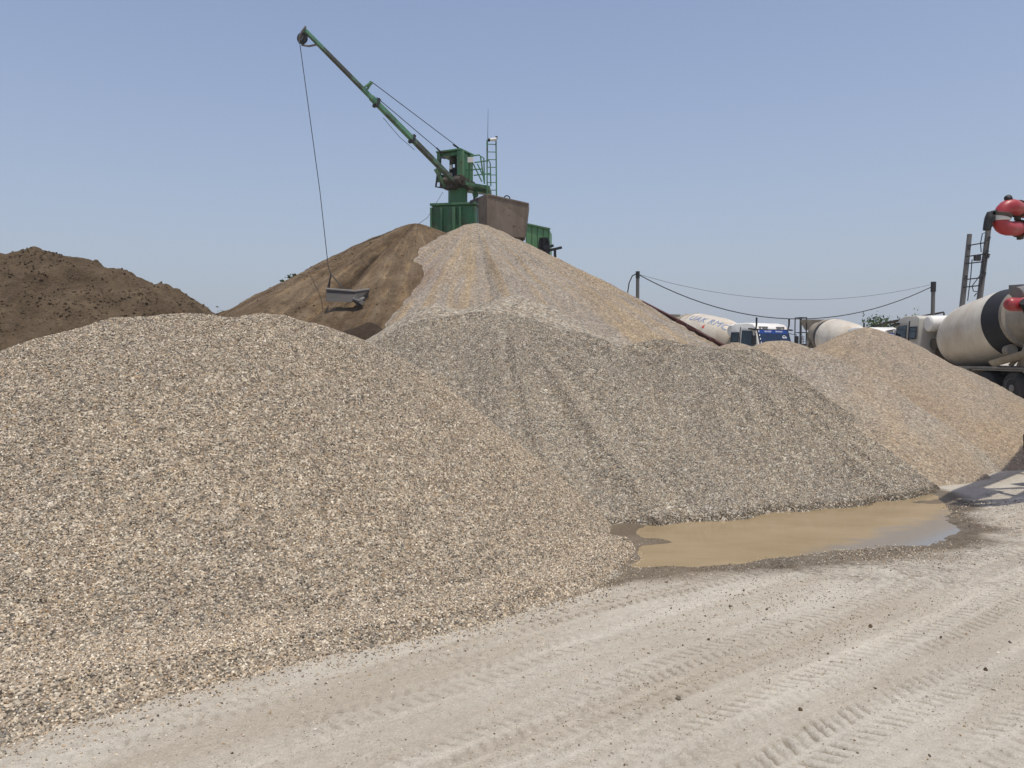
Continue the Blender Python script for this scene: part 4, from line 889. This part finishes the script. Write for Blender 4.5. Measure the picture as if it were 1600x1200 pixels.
    def chute(p, q, w, name='chute'):
        p = Vector(p); q = Vector(q); d = (q-p).normalized(); s_ = d.cross(Vector((0, 0, 1))).normalized(); u = s_.cross(d); mb = MB(); vs = []; n_ = 9
        for k in range(n_):
            a = math.pi*k/(n_-1); o = s_*math.cos(a)*w-u*math.sin(a)*w*.8; vs += [p+o, q+o*.9, p+o*1.1, q+o]
        fs = []
        for k in range(n_-1):
            i = 4*k; fs += [(i, i+1, i+5, i+4), (i+2, i+6, i+7, i+3), (i, i+4, i+6, i+2), (i+1, i+3, i+7, i+5)]
        fs += [(0, 2, 3, 1), (4*n_-4, 4*n_-3, 4*n_-1, 4*n_-2)]
        mb.add(vs, fs); return B(mb, name, 'concrete_splash', smooth=True)
    chute((-3.95, 0, 3.05), (-4.35, .25, 2.05), .34, 'discharge_funnel'); chute((-4.25, .2, 2.2), (-4.1, 1.3, 1.55), .25); chute((-3.75, 1.0, 1.75), (-2.2, 1.25, 1.35), .22)
    mb = MB(); mb.span((-4.22, -1.05, .70), (-4.16, 1.05, .96)); rb = B(mb, 'rear_bumper', 'chassis')
    for y in (-.62, -.28, .28, .62):
        mb = MB(); mb.span((-4.235, y-.04, .74), (-4.222, y+.04, .93)); B(mb, 'marker_stripe', 'black', rb)
    for s in (-1, 1):
        mb = MB(); mb.span((-4.25, s*.95-.1, .74), (-4.222, s*.95+.1, .92)); B(mb, 'tail_light', 'red', rb)
    # service ladder and stand at the back
    mb = MB(); sd = 1.0
    if frame_ladder:
        for x, y in ((-4.25, -1.05), (-4.25, -.62), (-3.55, -1.05), (-3.55, -.62)): mb.tube([(x, y, .95 if x < -4 else 2.1), (x, y, 3.95)], .035, 6)
        for z in (2.15, 2.95, 3.92): mb.tube([(-4.25, -1.05, z), (-4.25, -.62, z), (-3.55, -.62, z), (-3.55, -1.05, z), (-4.25, -1.05, z)], .026, 6)
        mb.span((-4.3, -1.1, 2.08), (-3.3, -.5, 2.2))
    else:
        for y in (-1.0, -.62): mb.tube([(-4.12, y, .95), (-4.0, y, 3.3)], .028, 6)
        for z in np.arange(1.2, 3.3, .3): mb.tube([(-4.1, -1.0, z), (-4.1, -.62, z)], .018, 5)
    B(mb, 'service_ladder', 'steel_dark')
    return t
mixer('large cream mixer truck facing away, wide black band round its drum', (16.62, 26.9, 0), R(92.5), 'cab_beige', dirty='drum_white')
hB = math.atan2(-.87, .49); fB = at(1214, 530, 36.5); mixer('mixer truck facing the camera with a blue strip across its windscreen', (fB.x-4.2*math.cos(hB), 36.5-4.2*math.sin(hB), 0), hB, 'white', 'UAK RMC', 'glass_blue', False, 'drum_white', False, True)
hC = R(-84); mixer('distant white mixer truck with a railed ladder stand, mostly hidden behind the pointed tan heap', (20.1, 46.5, 0), hC, 'white', None, 'glass', True, 'drum_white', True, True)
# ------------------------------------------------------------------ concrete pump standing out to the right, only its boom tip reaches in
PB = Vector((10.6, 11.7, 0)); PUMP = empty('concrete_pump', PB, 'concrete pump whose red pipe bends and folded boom reach in at the picture edge', 'concrete pump')
def pp(mb, n, m, par=None, **kw): return mb.build(n, M[m], par or PUMP, origin=PB, **kw)
bd = Vector((.73, .683, 0))
def elbow(c, a0, a1, rad, u, v, n=12): return [c+u*math.cos(t)*rad+v*math.sin(t)*rad for t in np.linspace(a0, a1, n)]
Z = Vector((0, 0, 1)); X_ = Vector((1, 0, 0)); pr = .072
QD = 7.75
def q(px, py, d=0.): return at(px, py, QD+d)
e1 = q(1600, 335, .3)
up_ = MB(); up_.tube([e1+bd*.9+Z*.06, e1+bd*.45+Z*.07, q(1597, 329, .12), q(1591, 326.5, .06), q(1586, 323.5, .03), q(1581, 322.3, 0), q(1576, 322.6, 0), q(1571.5, 324.8, 0), q(1568, 328.5, 0), q(1565.5, 333, 0), q(1563.5, 339, 0)], pr, 18)
pipe = pp(up_, 'pipe_bend', 'red', smooth=True)
lo = MB(); lo.tube([q(1563, 340, 0), q(1562.3, 344, 0), q(1563, 348.5, 0), q(1565.5, 352.5, 0), q(1569.5, 355.4, .01), q(1575, 356.8, .02), q(1583, 357.2, .05), q(1592, 357, .12), e1+bd*.45-Z*.15, e1+bd*.9-Z*.12], pr*1.0, 18)
pp(lo, 'pipe_bend', 'red', smooth=True)
for (a, b) in ((q(1565.5, 335.5), q(1564.8, 338.5)), (q(1590, 325.8, .06), q(1593, 327.2, .09)), (q(1590, 357.2, .1), q(1595, 357, .14))):
    mb = MB(); d = (b-a).normalized(); mb.lathe([(-.02, pr+.004), (-.02, pr+.018), (.02, pr+.018), (.02, pr+.004)], (a+b)/2, d, 20)
    s_ = d.cross(Vector((0, 1, 0))).normalized(); mb.box((a+b)/2-s_*(pr+.02), (.04, .06, .04)); pp(mb, 'pipe_clamp', 'machine', bevel=.006)
mb = MB(); mb.lathe([(-.025, pr+.012), (.025, pr+.012)], q(1564, 341), (0, 0, 1), 20); pp(mb, 'pipe_collar', 'cream', smooth=True)
mb = MB(); mb.bar(q(1558, 333), q(1546, 336), .06, .07); mb.tube([q(1547, 331), q(1546, 340), q(1543, 349), q(1542, 360)], [.028, .045, .038, .04], 9); mb.bar(q(1548, 338), q(1552, 346), .07, .08); mb.tube([q(1541, 350), q(1548, 355)], .035, 8); mb.tube([q(1572, 312), q(1579, 309)], .04, 8); pp(mb, 'end_coupling', 'steel_dark', bevel=.01)
e1 = q(1600, 335, .3); e2 = q(1606, 475, .15)+Vector((.22, -.22, 0))
mb = MB(); mb.bar(e1+bd*.35, e1+bd*5.2+Z*.25, .15, .20, Z, .22, .3); pp(mb, 'boom_arm', 'red', bevel=.02)
mb = MB(); mb.bar(e2+bd*.3, e2+bd*4.6+Z*.35, .15, .22, Z, .22, .34); pp(mb, 'boom_arm', 'red', bevel=.02)
mb = MB(); mb.tube([q(1574.5, 475, -.03), q(1575, 475, -.03), q(1576.5, 475, -.02), q(1580, 475.5, 0), q(1590, 476, .06), e2+bd*.5], [pr*.25, pr*.55, pr*.8, pr*.95, pr*.97, pr*.95], 18); pp(mb, 'pipe_end', 'red', smooth=True)
mb = MB(); mb.tube([q(1588, 458, .1), q(1600, 455, .2), q(1630, 462, .5)], .06, 10); pp(mb, 'return_line', 'grey_alu', smooth=True); mb = MB(); mb.bar(q(1593, 452, .25), q(1640, 452, .8), .2, .1); pp(mb, 'cover_plate', 'grey_alu'); mb = MB(); mb.bar(e1+bd*.9-Z*.1, e2+bd*.6, .08, .1); pp(mb, 'link_bar', 'grey_alu'); mb = MB(); mb.bar(e1+bd*2.4, e2+bd*2.7, .10, .12); pp(mb, 'link_bar', 'grey_alu'); mb = MB(); mb.tube([e1+bd*.6-Z*.05, e2+bd*1.6+Z*.1], .05, 8); pp(mb, 'ram', 'grey_alu', bevel=.008)
# slack hose lying along under the lower arm, end hose towards the machine
mb = MB(); mb.tube([q(1604, 470, -.1), q(1625, 520, .0), q(1650, 560, .2), q(1700, 540, .6), q(1760, 500, 1.2)], .065, 10); pp(mb, 'end_hose', 'rubber', smooth=True)
root = e1+bd*5.2+Z*.25
mb = MB(); mb.lathe([(0, .55), (.2, .42), (2.1, .36), (2.2, .5)], (root.x+.2, root.y+.2, 1.0), Z, 20); pp(mb, 'turret', 'red', smooth=True)
mb = MB(); mb.span((PB.x-1.8, PB.y-.6, .75), (PB.x+5.2, PB.y+.7, 1.1)); pp(mb, 'chassis', 'chassis', bevel=.02)
mb = MB(); mb.span((PB.x+3.4, PB.y-1.0, .8), (PB.x+5.3, PB.y+1.1, 2.9)); pp(mb, 'cab', 'white', bevel=.06)
for dx in (-.9, .4, 4.4):
    for dy in (-.55, .65):
        mb = MB(); mb.lathe([(0, .4), (.05, .5), (.3, .5), (.35, .4)], (PB.x+dx, PB.y+dy-.17, .5), (0, 1, 0), 24); pp(mb, 'wheel', 'rubber', smooth=True)
mb = MB(); f_ = at(1609, 692, 9.2); mb.bar((f_.x, f_.y, f_.z), (PB.x-.5, PB.y-.6, .9), .16, .2); mb.lathe([(0, .05), (.05, .06), (f_.z, .06)], (f_.x+.1, f_.y+.05, 0), Z, 12); mb.lathe([(0, .16), (.05, .16)], (f_.x+.2, f_.y+.05, .0), Z, 18); pp(mb, 'outrigger', 'black', bevel=.01)
# ------------------------------------------------------------------ plants and the far edge
def tree(name, base, h, cw, n, leaf, label, cat, trunk_h=.35, seed=1, group=None, squash=.8):
    rg = np.random.default_rng(seed); t = empty(name, base, label, cat, group); mb = MB(); tips = []
    top = Vector((rg.uniform(-.1, .1)*h, 0, h*.75)); mb.tube([(0, 0, 0), top*.5, top], [h*.022, h*.016, h*.006], 7)
    for k in range(9):
        a = rg.uniform(0, 6.28); z = h*rg.uniform(trunk_h, .8); st = Vector((top.x*z/h, 0, z*.85)); e = Vector((math.cos(a)*cw*rg.uniform(.3, .5), math.sin(a)*cw*rg.uniform(.3, .5), min(h*.95, z+h*rg.uniform(.05, .28))))
        mb.tube([st, st.lerp(e, .5)+Vector((0, 0, .04*h)), e], [h*.010, h*.006, h*.003], 5); tips += [e, st.lerp(e, .6)]
    tips.append(top); mb.build('trunk', M['bark'], t, smooth=True)
    P = []; 
    for i in range(n):
        c = tips[rg.integers(len(tips))]; P.append((c.x+rg.normal()*cw*.11, c.y+rg.normal()*cw*.11, max(h*trunk_h*.7, c.z+rg.normal()*h*.07*squash)))
    P = np.array(P); qv = rg.normal(size=(n, 2, 3)); qv /= np.linalg.norm(qv, axis=2, keepdims=True); s_ = leaf*rg.uniform(.6, 1.3, (n, 1))
    V = np.stack([P-qv[:, 0]*s_, P+qv[:, 1]*s_*.5, P+qv[:, 0]*s_, P-qv[:, 1]*s_*.5], 1).reshape(-1, 3)
    o = link('crown', np_mesh('crown', V, np.arange(4*n).reshape(n, 4), False), M['leaf'], t); return t
b = at(1386, 552, 62); tree('shrub_tree', (b.x, 62, 0), 4.75, 3.4, 900, .16, 'loose green tree showing between the two white truck cabs', 'tree', .3, 3)
b = at(1437, 552, 66); tree('shrub_tree', (b.x, 66, 0), 5.2, 1.6, 60, .14, 'thin almost leafless sapling behind the cab of the large mixer truck', 'tree', .4, 5)
b = at(1413, 552, 58); tree('shrub_tree', (b.x, 58, 0), 4.2, 3.2, 500, .13, 'low leafy bush over the dark shed roof behind the truck cab', 'tree', .3, 8)
b = at(1253, 552, 190); tree('shrub_tree', (b.x, 190, 0), 3.6, 5, 500, .4, 'small dark round bush far off beside the pylon', 'tree', .1, 11)
b = at(325, 552, 60); tree('shrub_tree', (b.x, 60, 0), 4.9, 2.0, 250, .14, 'tiny bush tip peeping over the dip between the soil and sand heaps', 'tree', .3, 12)
for k, (px, py, sz_) in enumerate(((441, 457, .10), (452, 452, .14), (460, 450, .11))):
    p = next((h for yy in range(300, 520) for h in [on_heap(px, yy, sd_)] if h.y < 33.5), None); rg = np.random.default_rng(k)
    n = 60; P = rg.normal(size=(n, 3))*sz_*.33; P[:, 2] = np.abs(P[:, 2]); V = []
    qv = rg.normal(size=(n, 2, 3)); qv /= np.linalg.norm(qv, axis=2, keepdims=True)
    V = np.stack([P-qv[:, 0]*.05, P+qv[:, 1]*.02, P+qv[:, 0]*.05, P-qv[:, 1]*.02], 1).reshape(-1, 3)
    o = link('weed_tuft', np_mesh('weed_tuft', V, np.arange(4*n).reshape(n, 4), False), M['leaf'], None, p)
    tag(o, ('lowest green weed tuft on the rim of the brown sand heap', 'second weed tuft up the rim of the brown sand heap', 'third weed tuft up the rim of the brown sand heap', 'dry weed clump high on the rim of the brown sand heap')[k], 'weed', 'weed tufts on the sand heap')
b0 = at(1385, 512, 52); b1 = at(1470, 485, 50); sp = Vector((b1.x, 50.5, 0)); ST = empty('lean_to_shed', sp, 'dark low shed roof seen over the cab of the large mixer truck', 'shed')
mb = MB(); ra, rb2 = at(1398, 500, 52), at(1475, 486.5, 50); mb.prism([ra, rb2, rb2+Vector((.5, 4, -.2)), ra+Vector((.5, 4, -.2))], (0, 0, -.10)); mb.build('roof', M['bark'], ST, origin=sp)
for p in (ra, rb2, rb2+Vector((.5, 3.6, -.2)), ra+Vector((.5, 3.6, -.2))):
    mb = MB(); mb.tube([(p.x, p.y, 0), p-Vector((0, 0, .08))], .06, 6); mb.build('post', M['bark'], ST, origin=sp)
def pylon(px, ytop, D, label):
    t_ = at(px, ytop, D); h = t_.z; w = h*.09; P_ = empty('pylon', (t_.x, D, 0), label, 'pylon', 'far power pylons'); mb = MB()
    lv = [0, .25, .45, .62, .76, .88]
    wd = lambda f: w*(1-f)*.9+.25
    for sx in (-1, 1):
        for sy in (-1, 1): mb.tube([(sx*wd(0), sy*wd(0), 0), (sx*wd(.76), sy*wd(.76), h*.76), (0, 0, h)], .11, 4)
    for a, b in zip(lv, lv[1:]):
        for sy in (-1, 1):
            mb.tube([(-wd(a), sy*wd(a), h*a), (wd(b), sy*wd(b), h*b)], .07, 4); mb.tube([(wd(a), sy*wd(a), h*a), (-wd(b), sy*wd(b), h*b)], .07, 4)
    mb.build('lattice', M['grey_alu'], P_)
    for f, l in ((.70, .16), (.82, .14), (.93, .11)):
        mb = MB(); mb.bar((-h*l, 0, h*f), (h*l, 0, h*f), .3, .35); mb.build('crossarm', M['grey_alu'], P_)
pylon(1254, 524, 420, 'faint lattice pylon far off in the haze beyond the gap beside the trucks'); pylon(1262, 536, 640, 'smaller, farther lattice pylon almost lost in the haze')
# ------------------------------------------------------------------ loose stones on the ground
def loose():
    P = []; S = []
    def put(n, gen, lo, hi):
        X, Y = gen(n); z = ground_h(X, Y)[0]; s = RNG.triangular(lo, lo, hi, n)
        P.append(np.stack([X, Y, z+s*.25], -1)); S.append(s)
    def toe(n):
        t = RNG.uniform(-3.6, 4.6, n); d = RNG.exponential(.10, n); nn = TOE(t)-d
        return t*T[0]+nn*N[0], t*T[1]+nn*N[1]
    put(4200, toe, .0032, .0085)
    put(1400, lambda n: (lambda a: (a[0].x+RNG.normal(0, .35, n), a[0].y+RNG.normal(0, .18, n)))([gnd(1400, 868)]), .003, .008)
    put(2600, lambda n: (RNG.uniform(4.3, 6.6, n), RNG.uniform(6.6, 8.3, n)), .003, .009)
    put(2600, lambda n: (RNG.uniform(-2.5, 6.2, n), RNG.uniform(2.6, 7.2, n)), .002, .006)
    k = 40; put(k, lambda n: (RNG.normal(1.5, 1.2, n), RNG.normal(4.3, .7, n)), .006, .014)
    P_ = np.concatenate(P); S_ = np.concatenate(S)
    return tag(link('loose_gravel', stones_mesh('loose_gravel', P_, S_), M['stone_loose']), kind='stuff')
loose()
def crumbs():
    P = []
    for px, py, a, b, n in ((1240, 940, .45, .16, 260), (1290, 1005, .35, .12, 220), (1130, 955, .5, .14, 160), (1050, 1085, .4, .2, 160), (1180, 930, .6, .2, 200), (1350, 985, .5, .2, 120), (1030, 846, .14, .09, 160), (1000, 900, .5, .14, 420), (1120, 890, .5, .1, 320), (1330, 870, .5, .1, 260)):
        g = gnd(px, py); u = RNG.normal(0, a, n); v = RNG.normal(0, b, n); P.append(np.stack([g.x+u*T[0]+v*N[0], g.y+u*T[1]+v*N[1]], -1))
    P.append(np.stack([RNG.uniform(-2, 6, 1500), RNG.uniform(2.6, 7, 1500)], -1))
    P = np.concatenate(P); s_ = RNG.triangular(.0018, .0022, .0075, len(P)); z = ground_h(P[:, 0], P[:, 1])[0]
    return tag(link('dirt_crumbs', stones_mesh('dirt_crumbs', np.column_stack([P, z+s_*.2]), s_, True), M['crumb']), kind='stuff')
crumbs()
def grit():
    n = 60000; X = RNG.uniform(-2.4, 5.6, n); Y = RNG.uniform(2.55, 6.6, n); k = (np.abs(X/Y) < .80) & (RNG.random(n) < np.clip(.35+1.6*fbm(X*1.3, Y*1.3, 4, 150), .05, 1)) & (X*N[0]+Y*N[1] < TOE(X*T[0]+Y*T[1])+.1)
    X, Y = X[k], Y[k]; s_ = RNG.triangular(.0016, .0022, .0062, len(X)); z, sd, _ = ground_h(X, Y)
    return tag(link('dust_grit', stones_mesh('dust_grit', np.column_stack([X, Y, z+s_*.1]), s_, True), M['grit']), kind='stuff')
grit()
def clods():
    sp = [(1107, 1007), (1540, 1057), (1014, 1031), (1140, 953), (1360, 985), (1470, 1003), (1198, 958), (1250, 1120)]
    pts = [gnd(*p) for p in sp]; P_ = np.array([(p.x, p.y, .006) for p in pts]); S_ = RNG.uniform(.008, .013, len(sp))
    for i in range(len(sp)):
        me = stones_mesh('clod', np.zeros((1, 3)), S_[i:i+1]); o = link('dirt_clod', me, M['sand_brown'], None, P_[i])
        tag(o, 'small dark dirt clod lying on the dusty track', 'clod', 'dirt clods on the dusty track')
clods()

# ------------------------------------------------------------------ dusty air
def haze():
    m = bpy.data.materials.new('haze'); m.use_nodes = True; t = m.node_tree; t.nodes.clear()
    o = t.nodes.new('ShaderNodeOutputMaterial'); v = t.nodes.new('ShaderNodeVolumePrincipled'); t.links.new(v.outputs[0], o.inputs['Volume'])
    v.inputs['Color'].default_value = (.86, .89, .95, 1); v.inputs['Density'].default_value = .0005; v.inputs['Anisotropy'].default_value = .3
    mb = MB(); mb.span((-800, -60, -1.2), (800, 900, 21)); o_ = mb.build('haze', m); tag(o_, kind='stuff')
HAZE = True
if HAZE: haze()
